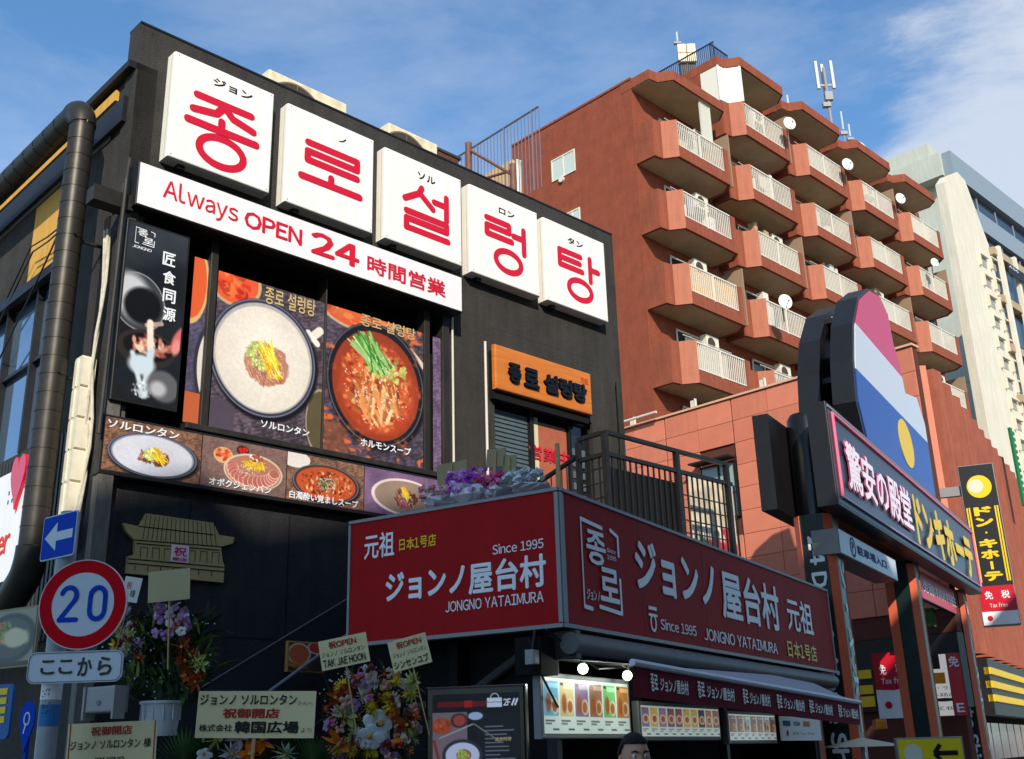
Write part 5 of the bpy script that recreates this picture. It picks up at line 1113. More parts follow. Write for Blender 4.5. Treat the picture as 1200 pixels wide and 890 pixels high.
# shop front on the tiled side: yellow stripes on black
xa0 = O.p(985, 770)[0]-2; m = M(); m.box(xa0, xO1, .0, .39, O.p(1008, 835)[1], ZL-.02); obj('black_band', m, BLKP, st_)
for k in range(3): xa = O.p(990, 790)[0]-1; obj('yellow_stripe', M().box(xa, O.p(1022, 790)[0], -.06, -.005, O.p(1008, (786, 804, 819)[k])[1]-.24, O.p(1008, (786, 804, 817)[k])[1]), mat('yellow enamel', (226, 186, 30), .5), st_)

# signs around the store entrance
def flat_sign(name, fr, quad, y, lab, cat='sign', case=BLKP, th=.12, group=None, face=None):
    x0, x1, z0, z1 = fr.quad(*quad, y); t = thing(name, fr, (x0, y, z0), lab, cat, group); obj('case', M().bbox(x0-.02, x1+.02, y+.004, y+th, z0-.02, z1+.02, .008), case, t)
    if face: obj('panel', M().box(x0, x1, y, y+.003, z0, z1), face, t)
    return t, x0, x1, z0, z1
redl = mat('bright red acrylic', (196, 22, 44), .35)
E1 = Frame(1022, 766, 29, 118)
t, x0, x1, z0, z1 = flat_sign('tax_free_sign', E1, ((1021, 767), (1068, 762), (1068, 842), (1031, 842)), 0, 'red and white Tax free sign between the first and second black poles', face=WHTP)
h = z1-z0; w = x1-x0
obj('red_panel', M().prism([(x0, z0+.44*h), (x0+w*.5, z0+.42*h), (x1, z0+.46*h), (x1, z1), (x0, z1)], -.008, -.001), redl, t)
text(t, '免', x0+.16*w, x0+.36*w, z0+.66*h, z0+.82*h, -.012, LETW, .02); text(t, '税', x0+.62*w, x0+.84*w, z0+.66*h, z0+.82*h, -.012, LETW, .02); text(t, 'Tax free', x0+.18*w, x0+.9*w, z0+.52*h, z0+.61*h, -.012, LETW, .01)
obj('logo', M().disc(x0+.3*w, z0+.2*h, .1*w, -.006, -.001), redl, t)
E2 = Frame(1083, 766, 30, 112)
t, x0, x1, z0, z1 = flat_sign('notice_sign', E2, ((1080, 768), (1122, 766), (1128, 838), (1090, 840)), 0, 'tall white lit notice with orange square between the second and third poles', face=mat('lit white panel', (240, 232, 220), .5, emit=.25))
w, h = x1-x0, z1-z0; obj('square', M().box(x0+.25*w, x0+.6*w, -.006, -.001, z0+.52*h, z0+.70*h), mat('orange print', (236, 150, 20)), t)
for k, s_ in enumerate(('ト・ラし', 'ヘ銘品', '・', '区役')): text(t, s_, x0+.12*w, x0+.85*w, z0+(.42-.11*k)*h, z0+(.48-.11*k)*h, -.005, BLKF)
obj('dark_box', M().box(x0, x0+.5*w, -.006, -.001, z0+.76*h, z1), BLKF, t)
t, x0, x1, z0, z1 = flat_sign('red_lightbox', E2, ((1108, 766), (1122, 765), (1136, 838), (1120, 839)), -.6, 'narrow bright red vertical sign touching the white lit notice', face=redl); text_into_m = text_into(M(), '免税 DE', x0+.1, x1-.1, z0+.1, z1-.1, -.61) if False else None
text(t, '免', x0+.1*(x1-x0), x1-.1*(x1-x0), z1-.35, z1-.08, -.61, LETW, .02); text(t, 'E', x0+.2*(x1-x0), x1-.2*(x1-x0), z0+.08, z0+.3, -.61, LETW, .02)
E3 = Frame(1077, 690, 20.5, 30.9)
t, x0, x1, z0, z1 = flat_sign('red_lightbox', D, ((1078, 668), (1123, 697), (1122, 720), (1080, 700)), .5, 'red light box with small white letters hanging under the long sign', face=redl); t['label'] = 'wide red light box with white letters hanging under the long sign'; text(t, '免税 TAX FREE', x0+.2, x1-.2, z0+.25*(z1-z0), z0+.7*(z1-z0), .49, LETW)
t, x0, x1, z0, z1 = flat_sign('green_poster', E2, ((1077, 712), (1095, 716), (1096, 736), (1079, 734)), -.3, 'small dark green framed poster behind the second pole', face=mat('green poster print', (70, 110, 50), .5, var=.5, vscale=8))
# long street sign with yellow and white characters
x0, x1, z0, z1 = D.quad((966, 471), (1139, 622), (1151, 694.6), (984, 587), 0)
DL = Frame(o=D.w(0, 0, 0), th=120.9); dth = -DL.p(943, 482)[0]
t = thing('long_street_sign', D, (0, 0, z0), 'long dark sign with pink border and big yellow and white Japanese characters', 'sign')
slate = mat('slate sign face', (58, 58, 70), .35, var=.05); pkn = mat('pink tube', (232, 110, 140), .3, emit=.12); lav = mat('lilac tube', (170, 150, 190), .4)
obj('case', M().bbox(x0, x1, .006, dth, z0-.06, z1+.06, .02), mat('black sign case', (26, 26, 29), .4, var=.15), t); obj('panel', M().box(x0+.03, x1-.03, 0, .005, z0, z1), slate, t)
m = M(); e = .12; P4 = [(x0+e*2, -.03, z0+e), (x1-e*2, -.03, z0+e), (x1-e*2, -.03, z1-e), (x0+e*2, -.03, z1-e)]
for i in range(4): obj('border_tube', M().tube([P4[i], P4[(i+1) % 4]], .03, 6), pkn if i != 0 else lav, t)
obj('edge_trim', M().box(x0+.03, x1-.03, -.02, -.001, z1-.05, z1), SILV, t)
yq = -.06
def dt(s, tl, tr, br, bl, mt, bold, y, outline=None):
    q = D.quad(tl, tr, br, bl, y)
    if outline: text(t, s, q[0]-.04, q[1]+.04, q[2]-.03, q[3]+.03, y+.02, outline, bold+.03, name='outline')
    text(t, s, *q, y, mt, bold)
dt('驚安の殿堂', (989, 517), (1066, 575), (1070, 620), (997, 576), mat('pinkish white neon', (240, 226, 236), .4, emit=.1), .03, -.06, mat('magenta outline', (206, 90, 140), .5))
dt('ドン', (1070, 580), (1091, 596), (1096, 649), (1075, 637), YEL, .07, -.06); dt('・', (1092, 620), (1094, 622), (1095, 628), (1093, 626), YEL, .03, -.06); dt('キホーテ', (1094, 600), (1138, 630), (1142, 680), (1098, 653), YEL, .07, -.06)
ra, rb = DL.p(881, 488), DL.p(899, 484)
DR = Frame(o=DL.w(ra[0], 0, 0), th=30.9); wr = rb[0]-ra[0]
t = thing('rear_street_sign', D, (0, 0, 0), 'black back and end of the second long sign on the far side of the poles', 'sign'); bpy.context.view_layer.update()
zr0, zr1 = DL.p(894, 599)[1], ra[1]
m = M(); m.box(ra[0], rb[0], 0, 12, zr0, zr1); bg_('case', m, mat('black sign case', (26, 26, 29), .4), DL, t)
# poles
pw = .34
dgr = mat('dark green black enamel', (20, 40, 38), .35, var=.15); opk = mat('orange red enamel', (206, 96, 64), .5, var=.06); grn = mat('green enamel stripe', (24, 84, 62), .45)
def rot_text(m, body, x0, x1, z0, z1, y, bold=.02):
    vs, fs = glyphs(body, bold); dp = vs[:, 2]; vs = vs[:, :2]; a, b = vs.min(0), vs.max(0); q = (vs-a)/(b-a); return m.add([(x0+(x1-x0)*p[1], y-e_, z1-(z1-z0)*p[0]) for p, e_ in zip(q, dp)], fs)
yp = (dth+abs(rb[0]))/2
def pole(px_, py_, top, lab, cap=True, word='24 Don Quijote Shin', wn_='ドン・キホーテ'):
    x, _ = D.p(px_, py_, yp); t = thing('sign_pole', D, (x, yp, 0), lab, 'pole', 'black and orange poles of the long sign')
    h = pw; c_ = .12; oc = [(x-h, yp-h+c_), (x-h+c_, yp-h), (x+h-c_, yp-h), (x+h, yp-h+c_), (x+h, yp+h-c_), (x+h-c_, yp+h), (x-h+c_, yp+h), (x-h, yp+h-c_)]
    obj('shaft', M().slab(oc, 0, top), dgr, t)
    for i, (s1, s2) in enumerate(((-1, -1), (1, -1), (-1, 1))):
        p, q = {(-1, -1): (oc[0], oc[1]), (1, -1): (oc[2], oc[3]), (-1, 1): (oc[6], oc[7])}[(s1, s2)]
        dx, dy = q[0]-p[0], q[1]-p[1]; L = math.hypot(dx, dy); nx, ny = dy/L*.02, -dx/L*.02
        obj('orange_stripe', M().slab([p, q, (q[0]+nx, q[1]+ny), (p[0]+nx, p[1]+ny)], 0, top-.01), opk, t)
    obj('green_stripe', M().box(x-h+c_, x-h+c_+.09, yp-h-.012, yp-h-.001, 0, top-.01), grn, t)
    if cap: obj('cap', M().tube([(x, yp, top-.01), (x, yp, top+1.9), (x, yp, top+2.0)], [pw*.98, pw*.98, pw*.8], 28), mat('glossy black cap', (24, 24, 26), .22), t, smooth=True)
    # lettering running down: left face in the crosswise frame, front face in the sign's frame
    fr = Frame(o=D.w(x-h, yp, 0), th=120.9); m = rot_text(M(), word, -.19, .19, 1.0, top-.4, -.008, .045); l = obj('lettering', M(), LETW, None); bpy.data.objects.remove(l)
    bpy.context.view_layer.update(); bg_('lettering', m, LETW, fr, t)
    if wn_: obj('lettering', rot_text(M(), wn_, x-.12, x+.2, 1.2, top-.3, yp-h-.016, .045), LETW, t)
    return x
ptop = D.p(948, 602, yp)[1]
pole(960, 640, ptop, 'nearest black, green and orange sign pole with glossy black cap')
pole(1075, 800, z0-.1, 'middle pole of the long sign, plain green and orange stripes', False, '', None) if False else None
def pole2():
    x, _ = D.p(1072, 780, yp); t = thing('sign_pole', D, (x, yp, 0), 'middle green and orange pole of the long sign, without lettering', 'pole', 'black and orange poles of the long sign')
    h = pw; c_ = .14; oc = [(x-h, yp-h+c_), (x-h+c_, yp-h), (x+h-c_, yp-h), (x+h, yp-h+c_), (x+h, yp+h), (x-h, yp+h)]
    obj('shaft', M().slab(oc, 0, z0), dgr, t)
    for p, q in ((oc[0], oc[1]), (oc[2], oc[3])):
        dx, dy = q[0]-p[0], q[1]-p[1]; L = math.hypot(dx, dy); nx, ny = dy/L*.02, -dx/L*.02; obj('orange_stripe', M().slab([p, q, (q[0]+nx, q[1]+ny), (p[0]+nx, p[1]+ny)], 0, z0-.07), opk, t)
    obj('green_stripe', M().box(x-h+c_, x-h+c_+.16, yp-h-.012, yp-h-.001, 0, z0-.07), grn, t)
    # orange edge on the left face
    obj('orange_stripe', M().box(x-h-.015, x-h-.001, yp+.14, yp+h, 0, z0-.07), opk, t)
pole2()
pole(1131, 800, z0, 'third lettered pole nearest the yellow vertical sign', False)
# white parking entry sign
q = ((982.5, 616.5), (1050, 661), (1052.6, 685), (984, 640.7))
t, x0, x1, z0_, z1_ = flat_sign('parking_sign', D, q, .25, 'pale blue-white parking entrance sign hanging under the long sign', face=mat('pale sign face', (206, 218, 222), .4), th=.5, case=mat('dull steel case', (110, 112, 112), .4, metal=.5))
bl = mat('blue print', (30, 50, 130)); obj('ring', M().ring(x0+.9, (z0_+z1_)/2, .17, .17, .05, .245), bl, t); text(t, 'P', x0+.83, x0+.97, (z0_+z1_)/2-.1, (z0_+z1_)/2+.1, .244, bl, .02); text(t, '駐車場入口', x0+1.2, x1-.9, z0_+.12, z1_-.12, .244, bl, .03)
# tall rounded board above the sign (plain colour bands)
yb_ = .12
ol = [(1016, 520), (1004, 470), (1000, 420), (1000, 378), (1006, 348), (1018, 338), (1031, 346), (1041, 368), (1047, 400), (1055, 428), (1062, 462), (1076, 468), (1086, 500), (1099, 590), (1060, 590), (1030, 560)]
pts = [D.p(*p, yb_) for p in ol]
t = thing('rounded_sign_board', D, (pts[0][0], yb_, D.p(1016, 520, yb_)[1]), 'tall round-topped board with pink, white and blue colour bands above the long sign', 'sign')
obj('case', M().prism(pts, yb_+.02, yb_+.5), mat('black sign case', (26, 26, 29), .4), t)
cxp = sum(p[0] for p in pts)/len(pts); czp = sum(p[1] for p in pts)/len(pts)
ins = [((p[0]-cxp)*.95+cxp, (p[1]-czp)*.975+czp) for p in pts]
def clip(poly_, zlo, zhi):
    def half(P_, f):
        o = []
        for i in range(len(P_)):
            a, b = P_[i], P_[(i+1) % len(P_)]; fa, fb = f(a), f(b)
            if fa >= 0: o.append(a)
            if fa*fb < 0: u = fa/(fa-fb); o.append((a[0]+(b[0]-a[0])*u, a[1]+(b[1]-a[1])*u))
        return o
    return half(half(poly_, lambda p: p[1]-zlo), lambda p: zhi-p[1])
zA, zB_, zC = D.p(1025, 405, yb_)[1], D.p(1040, 470, yb_)[1], -9
for lo_, hi_, mt_ in ((zA, 99, mat('pink film', (206, 66, 104), .4)), (zB_, zA, mat('pale blue white film', (206, 214, 224), .4)), (zC, zB_, mat('royal blue film', (40, 76, 160), .35))):
    obj('colour_band', M().prism(clip(ins, lo_, hi_), yb_, yb_+.019), mt_, t)
a = D.p(1062, 520, yb_); obj('yellow_band', M().disc(a[0], a[1], .75, yb_-.01, yb_-.001, rz=.6), YEL, t)
pts2 = [DL.w(0, 0, 0)]
t = thing('rounded_sign_board', D, (0, 0, 0), 'black back of a second round-topped board at the left of the coloured one', 'sign')
dx = D.p(958, 400, abs(ra[0])*.8)[0]-D.p(1000, 400, yb_)[0]
obj('case', M().prism([(p[0]+dx, p[1]+.1) for p in pts], abs(ra[0])*.8, abs(ra[0])*.8+.5), mat('black sign case', (26, 26, 29), .4), t)
m = M()
for k, (px_, pa_, pb_) in enumerate(((975, 372, 480), (990, 392, 480), (997, 430, 490))): a, c = D.p(px_, pa_, 1.0), D.p(px_+8, pb_, 1.0); obj('strut', M().tube([(a[0], 1.0, a[1]), (c[0], 1.0, c[1])], .03, 6), mat('grey strut', (120, 120, 118), .4, metal=.4), t)
for px_, py_ in ((985, 385), (990, 430), (1000, 470), (982, 455)): a = D.p(px_, py_, .9); obj('cross_brace', M().box(a[0]-.5, a[0]+.7, .7, 1.4, a[1], a[1]+.12), BLKP, t)
# yellow vertical sign
E4 = Frame(1120, 547, 34, 112)
t, x0, x1, z0, z1 = flat_sign('vertical_sign', E4, ((1121, 548), (1163, 543), (1195, 731), (1155, 733)), 0, 'tall black vertical sign with yellow Japanese characters and a red tax free foot', case=SILV, th=.5, face=mat('black sign face', (30, 30, 32), .4))
w, h = x1-x0, z1-z0
obj('red_panel', M().box(x0, x1, -.006, -.001, z0+.08*h, z0+.235*h), redl, t); obj('white_panel', M().box(x0, x1, -.007, -.001, z0, z0+.08*h), WHTP, t)
obj('moon', M().disc(x0+.52*w, z1-.14*h, .36*w, -.008, -.001, rz=.36*w), YEL, t); obj('moon_inner_disc', M().disc(x0+.42*w, z1-.135*h, .22*w, -.012, -.009, rz=.22*w), mat('plain cream disc', (226, 214, 190), .5), t)  # plain cream disc set on the yellow moon
for s_ in (0, 1): 
    for q_ in (.06, .13): u = q_ if s_ == 0 else 1-q_; obj('yellow_line', M().box(x0+(u-.022)*w, x0+(u+.022)*w, -.006, -.001, z0+.26*h, z0+.73*h), YEL, t)
for k, ch in enumerate('ドン・キホーテ'):
    zt_c = z0+h*(.735-.068*k)
    if ch == '・': obj('dot', M().disc(x0+.5*w, zt_c-.034*h, .03*w, -.01, -.001, rz=.03*w), YEL, t)
    elif ch == 'ー': obj('lettering', M().box(x0+.46*w, x0+.54*w, -.01, -.002, zt_c-.06*h, zt_c-.01*h), YEL, t)
    else: text(t, ch, x0+.24*w, x0+.76*w, zt_c-.063*h, zt_c-.005*h, -.01, YEL, .08)
text(t, '免', x0+.15*w, x0+.38*w, z0+.155*h, z0+.205*h, -.012, LETW, .02); text(t, '税', x0+.62*w, x0+.85*w, z0+.155*h, z0+.205*h, -.012, LETW, .02); text(t, 'Tax free', x0+.25*w, x0+.75*w, z0+.105*h, z0+.13*h, -.012, LETW)
obj('logo', M().disc(x0+.2*w, z0+.04*h, .08*w, -.011, -.008, rz=.08*w), redl, t)
obj('arm', M().box(x0-.7, x0-.02, .1, .3, z1-.9, z1-.6), SILV, t)
# yellow arrow sign at the bottom
E5 = Frame(1052, 866, 14, 96)
t, x0, x1, z0, z1 = flat_sign('arrow_sign', E5, ((1053, 866), (1127, 866), (1131, 905), (1055, 905)), 0, 'yellow sign with a black arrow pointing left at the bottom edge', case=SILV, face=mat('yellow acrylic', (226, 202, 30), .4))
w, h = x1-x0, z1-z0; m = M(); zc = z0+.56*h; m.stroke([(x0+.56*w, zc), (x0+.92*w, zc)], .055, -.006, False); m.stroke([(x0+.66*w, zc+.1), (x0+.55*w, zc), (x0+.66*w, zc-.1)], .05, -.006, False); obj('arrow', m, BLKF, t); obj('post', M().box(x0+.4*w, x0+.6*w, .02, .1, 0, z0), SILV, t); obj('blank_disc', M().disc(x0+.22*w, zc, .11, -.005, -.001, rz=.11), mat('pale disc', (206, 208, 190)), t)
# cream parasol, small amber lamp
E6 = Frame(1010, 872, 17, 90); z = E6.p(1010, 867)[1]
t = thing('parasol', E6, (0, 0, 0), 'cream parasol seen edge-on below the red and white Tax free sign', 'parasol')
vs = [(0, 0, z+.03)]; n = 16
for k in range(n): vs.append((.62*math.cos(k*2*math.pi/n), .62*math.sin(k*2*math.pi/n), z-.10))
obj('canopy', M().add(vs, [(0, 1+k, 1+(k+1) % n) for k in range(n)]), mat('cream cloth', (206, 196, 170), .8), t); obj('pole', M().tube([(0, 0, 0), (0, 0, z+.02)], .03, 8), mat('pale pole', (160, 160, 156)), t)
a = E6.p(1033, 849, .2); t = tag(obj('amber_lamp', M().bbox(a[0]-.09, a[0]+.09, .2, .35, a[1]-.07, a[1]+.07, .03), mat('amber lamp', (190, 110, 30), .3), fr=E6), 'small amber lamp box under the Tax free sign', 'lamp')

# ------------------------------------------------------------------ road signs on their post
PS = Frame(98, 708, 7, 92)
signw = mat('white sign sheeting', (196, 204, 212), .5, var=.04); signr = mat('red sign sheeting', (196, 8, 26), .7, spec=.08); signb = mat('blue sign sheeting', (14, 66, 176), .7, spec=.08); galv = mat('grey painted post', (150, 156, 160), .5, var=.12, vscale=8)
cx, cz = PS.p(98, 708.5); r = .284
t = thing('speed_limit_sign', PS, (cx, 0, cz), 'round red-rimmed speed sign with a blue 20', 'road sign')
obj('plate', M().disc(cx, cz, r, -.012, .0, 56), signw, t); m = M(); m.ring(cx, cz, r*.845, r*.845, r*.27, -.0135, 64); obj('red_rim', m, signr, t)
obj('edge_line', M().ring(cx, cz, r*.992, r*.992, r*.02, -.0145, 64), mat('pale edge', (206, 200, 204), .5), t)
m = M(); s_ = .031
def dg(pts): m.stroke([(cx+u*r, cz+v*r) for u, v in pts], s_, -.0145)
dg([(-.42+.17*math.cos(a), .20+.18*math.sin(a)) for a in np.linspace(R(165), R(-35), 10)]+[(-.60, -.34), (-.22, -.34)])
dg([(.24+.17*math.cos(a), .16+.2*math.sin(a)) for a in np.linspace(0, R(180), 9)]+[(.07, -.14)]+[(.24+.17*math.cos(a), -.14+.2*math.sin(a)) for a in np.linspace(R(180), R(360), 9)]+[(.41, .16)])
m.v = [(v[0]+.095*r, v[1], v[2]) for v in m.v]; obj('digits', m, signb, t)
x0, x1, z0, z1 = PS.quad((34, 762), (145, 765), (143, 802), (32, 799), 0)
t = thing('road_sign_plate', PS, (x0, 0, z0), 'white rounded plate reading ここから under the speed sign', 'road sign')
def rrect(x0, x1, z0, z1, r, n=6):
    o = []
    for cx_, cz_, a0 in ((x1-r, z0+r, -90), (x1-r, z1-r, 0), (x0+r, z1-r, 90), (x0+r, z0+r, 180)):
        for k in range(n+1): a = R(a0+90*k/n); o.append((cx_+r*math.cos(a), cz_+r*math.sin(a)))
    return o
obj('plate', M().prism(rrect(x0, x1, z0, z1, .05), -.008, 0), signw, t)
m = M(); o = rrect(x0+.008, x1-.008, z0+.008, z1-.008, .045); m.stroke(o+[o[0]], .004, -.010); obj('border', m, mat('dark border', (60, 66, 76)), t)
for k, ch in enumerate('ここから'): u = (.14, .33, .53, .74)[k]; text(t, ch, x0+u*(x1-x0), x0+(u+.15)*(x1-x0), z0+(.28 if k < 2 else .2)*(z1-z0), z0+(.74 if k < 2 else .8)*(z1-z0), -.011, BLKF, .03)
PA = Frame(70, 628, 7.06, 126)
x0, x1, z0, z1 = PA.quad((53, 610), (92, 596), (90, 648), (49, 661), 0)
t = thing('one_way_sign', PA, (x0, 0, z0), 'blue square road sign with a white arrow pointing left', 'road sign')
obj('plate', M().prism(rrect(x0, x1, z0, z1, .02), -.012, 0), signw, t); obj('blue_field', M().prism(rrect(x0+.008, x1-.008, z0+.008, z1-.008, .016), -.0145, -.0125), signb, t)
w, h = x1-x0, z1-z0; X = lambda u: x0+u*w; Z = lambda v: z0+v*h
obj('arrow', M().prism([(X(.1), Z(.5)), (X(.45), Z(.82)), (X(.45), Z(.60)), (X(.92), Z(.60)), (X(.92), Z(.40)), (X(.45), Z(.40)), (X(.45), Z(.18))], -.0165, -.015), signw, t)
xp, _ = PS.p(60, 800, .07)
t = thing('sign_post', PS, (xp, .07, 0), 'pale grey steel post carrying the three road signs, stickers below', 'post')
zt_ = PA.p(72, 600)[1]
obj('shaft', M().tube([(xp, .09, 0), (xp, .09, zt_)], .062, 20), galv, t, smooth=True); obj('clamp', M().box(xp-.08, xp+.08, .0, .1, cz-.02, cz+.02), galv, t)
for k, (za, zb, c) in enumerate(((2.02, 2.24, (222, 224, 226)), (1.86, 1.99, (40, 110, 170)))): obj('sticker', M().tube([(xp, .09, za), (xp, .09, zb)], .0632+.0004*k, 20, False), mat('sticker %d' % k, c, .5, var=.1, vscale=30), t)
m = M()
for k in range(26): a, z = rr.uniform(-.03, .035), rr.uniform(1.93, 2.22); m.stroke([(xp+a, z), (xp+a+rr.uniform(-.012, .014), z+rr.uniform(-.015, .015)), (xp+a+rr.uniform(-.01, .012), z+rr.uniform(-.01, .01))], .0035, .024)
obj('scribbles', m, BLKF, t, kind='stuff')
# little blue signs and boxes at the far left
LF = Frame(30, 850, 8, 120)
x0, x1, z0, z1 = LF.quad((22, 824), (42, 820), (40, 880), (24, 884), 0); t = thing('map_pin_sign', LF, (x0, 0, z0), 'blue pin-shaped sign beside the post at the bottom left', 'sign')
w, h = x1-x0, z1-z0; obj('plate', M().prism([(x0+w*(.5+.5*math.cos(a)), z1-.35*h+.35*h*math.sin(a)) for a in np.linspace(R(-20), R(200), 14)]+[(x0+.5*w, z0)], -.01, 0), signb, t); m = M(); m.ring(x0+.5*w, z1-.35*h, .18*w, .12*h, .012, -.012); m.stroke([(x0+.5*w, z1-.45*h), (x0+.4*w, z1-.62*h)], .014, -.013); obj('emblem', m, signw, t); obj('stand', M().box(x0+.4*w, x0+.6*w, .0, .02, 0, z0+.1), signb, t)
x0, x1, z0, z1 = LF.quad((-20, 800), (14, 806), (13, 868), (-20, 866), .4); t = thing('blue_notice', LF, (x0, .4, z0), 'blue rounded notice with yellow blocks cut by the left frame edge', 'sign')
obj('board', M().prism(rrect(x0, x1, z0, z1, .05), .39, .41), mat('mid blue board', (40, 96, 160), .5), t)
for k in range(4): obj('yellow_block', M().box(x1-.20+.0*k, x1-.06, .383, .389, z0+.12+.07*k, z0+.17+.07*k), YEL, t)
x0, x1, z0, z1 = A.quad((98, 806), (136, 808), (134, 842), (98, 840), -.6) if False else LF.quad((98, 806), (136, 803), (133, 842), (97, 845), .5)
t = thing('meter_box', LF, (x0, .5, z0), 'pale grey meter box with side rails behind the road sign plate', 'box'); obj('casing', M().bbox(x0+.02, x1-.02, .5, .64, z0+.05, z1, .015), mat('pale grey casing', (150, 150, 146), .5), t)
for x in (x0, x1-.02): obj('rail', M().box(x, x+.02, .49, .6, z0, z1), mat('pale grey casing', (150, 150, 146), .5), t)
obj('dial', M().disc((x0+x1)/2, (z0+z1)/2, .02, .49, .499), mat('grey dial', (110, 112, 116), .3), t)
x0, x1, z0, z1 = LF.quad((-30, 722), (42, 712), (38, 782), (-30, 780), .9)
t = thing('dish_poster', LF, (x0, .9, z0), 'poster of a rice dish on a round grey plate at the left edge', 'poster'); obj('board', M().box(x0-.02, x1+.02, .905, .93, z0-.02, z1+.02), mat('tan card back', (146, 138, 104)), t)
P = Pic(90, 84, (150, 142, 118)); P.ell(54, 42, 38, 38, (70, 72, 70)); P.ring(54, 42, 38, 38, 2, (110, 112, 108)); P.ell(54, 42, 30, 30, (90, 92, 88)); P.blobs(40, 34, 18, 16, 50, 5, [(190, 110, 60), (210, 150, 90), (120, 150, 60)]); P.ell(62, 42, 20, 15, (214, 200, 160), .1, 4, .2); P.rect(0, 78, 90, 84, (70, 60, 50)); P.put('poster_print', x0, x1, z0, z1, .9, t)
# heart sign on the side wall
x0, _ = S.p(-40, 600, -.12); x1, _ = S.p(33, 560, -.12); z1 = S.p(30, 545, -.12)[1]; z0 = S.p(8, 680, -.12)[1]
t = thing('heart_sign', S, (x0, -.12, z0), 'white shop sign with a glossy red heart behind the big duct', 'sign')
obj('board', M().prism([(x0, z0), (x1-.1, z0), (x1, z0+.5), (x1, z1-.25), (x1-.25, z1), (x0, z1)], -.12, -.03), WHTP, t)
a = S.p(21, 560, -.16); m = M(); hr = .23
hp = [(a[0]+hr*1.0*(16*math.sin(q)**3)/16, a[1]+hr*1.7*(13*math.cos(q)-5*math.cos(2*q)-2*math.cos(3*q)-math.cos(4*q))/16-.0) for q in np.linspace(0, 2*math.pi, 30)[:-1]]
obj('heart', M().prism(hp, -.17, -.121), mat('glossy red heart', (206, 24, 50), .25, coat=.5), t)
text(t, 'er', x1-.75, x1-.35, z0+.35, z0+.6, -.125, mat('orange red print', (220, 70, 50)), .04)
m = M()
for k in range(6): m.box(x1-.6+.13*(k % 3), x1-.57+.13*(k % 3), -.125, -.121, z0+1.0+.12*(k//3), z0+1.05+.12*(k//3))
obj('dots', m, BLKF, t, kind='stuff')

# ------------------------------------------------------------------ flower stands
leafm = [mat('leaf green', (52, 84, 40), .6, var=.3, vscale=10), mat('leaf dark', (36, 58, 34), .6, var=.3, vscale=10), mat('leaf yellow green', (120, 144, 60), .6)]
def leaf_blade(m, p, d, L, w, droop=.3, seg=4):
    p, d = Vector(p), Vector(d).normalized(); side = d.cross(Vector((0, .3, 1))).normalized(); vs = []; fs = []
    for i in range(seg+1):
        u = i/seg; c = p+d*L*u+Vector((0, 0, -droop*L*u*u)); ww = w*math.sin(math.pi*min(.97, u*.85+.12)); vs += [tuple(c-side*ww/2), tuple(c+Vector((0, 0, ww*.12))), tuple(c+side*ww/2)]
    for i in range(seg): a = 3*i; fs += [(a, a+1, a+4, a+3), (a+1, a+2, a+5, a+4)]
    m.add(vs, fs)
def flower_mesh(kind, c, r, rs):
    m = M()
    if kind == 'lily':
        for k in range(6):
            a = k*math.pi/3+rs.random()*.2; d = Vector((math.cos(a), -.45, math.sin(a))); m.cur = 0; leaf_blade(m, (0, 0, 0), d, r, r*.48, .12, 3)
        m.cur = 1; m.sphere((0, -r*.2, 0), r*.12, 6, 4)
    elif kind == 'mum':
        for j, (n, q, tlt) in enumerate(((12, 1, .25), (9, .75, .6), (6, .5, 1.2))):
            for k in range(n):
                a = k*2*math.pi/n+j*.3; d = Vector((math.cos(a), -tlt, math.sin(a))); leaf_blade(m, (0, 0, 0), d, r*q, r*.3, 0, 2)
        m.cur = 1; m.sphere((0, -r*.3, 0), r*.14, 6, 4)
    elif kind == 'orchid':
        for a, q in ((.5, 1), (2.64, 1), (1.57, .9), (-.9, .8), (-2.2, .8)):
            m.sphere((math.cos(a)*r*.5*q, rs.uniform(-.01, .01), math.sin(a)*r*.5*q), r*.42, 7, 5, (1, .25, .85))
        m.cur = 1; m.sphere((0, -r*.15, -r*.1), r*.18, 6, 4)
    else:
        for k in range(9): m.sphere((rs.uniform(-.5, .5)*r, rs.uniform(-.3, .3)*r, rs.uniform(-.5, .5)*r), r*.3, 6, 4)
        m.cur = 1; m.sphere((0, 0, 0), r*.1, 5, 3)
    return m
cen = mat('flower centre', (190, 160, 60), .7); FM = {}
def flower(par, kind, col, loc, r, rs):
    k = (kind, col, round(r, 2), rs.randrange(3)); rq = round(r, 2)
    if k not in FM: 
        o = obj({'lily': 'lily', 'mum': 'chrysanthemum', 'orchid': 'orchid', 'rose': 'rose'}[kind], flower_mesh(kind, None, rq, rs), [mat('petal %d %d %d' % col, tuple(int(c*.92) for c in col), .6, var=.15, vscale=20), cen], None); FM[k] = o
    else: o = FM[k].copy(); COL.objects.link(o)
    o.parent = par; o.location = loc; o.rotation_euler = (rs.uniform(-.7, .5), rs.uniform(0, 6), rs.uniform(-.6, .6)); return o
WHT_ = (226, 222, 226); ORG = (206, 92, 36); PUR = (170, 130, 186); PNK = (214, 120, 160); YL_ = (236, 212, 50); DRD = (120, 20, 40); LG = (186, 200, 120); BRN = (150, 70, 30)
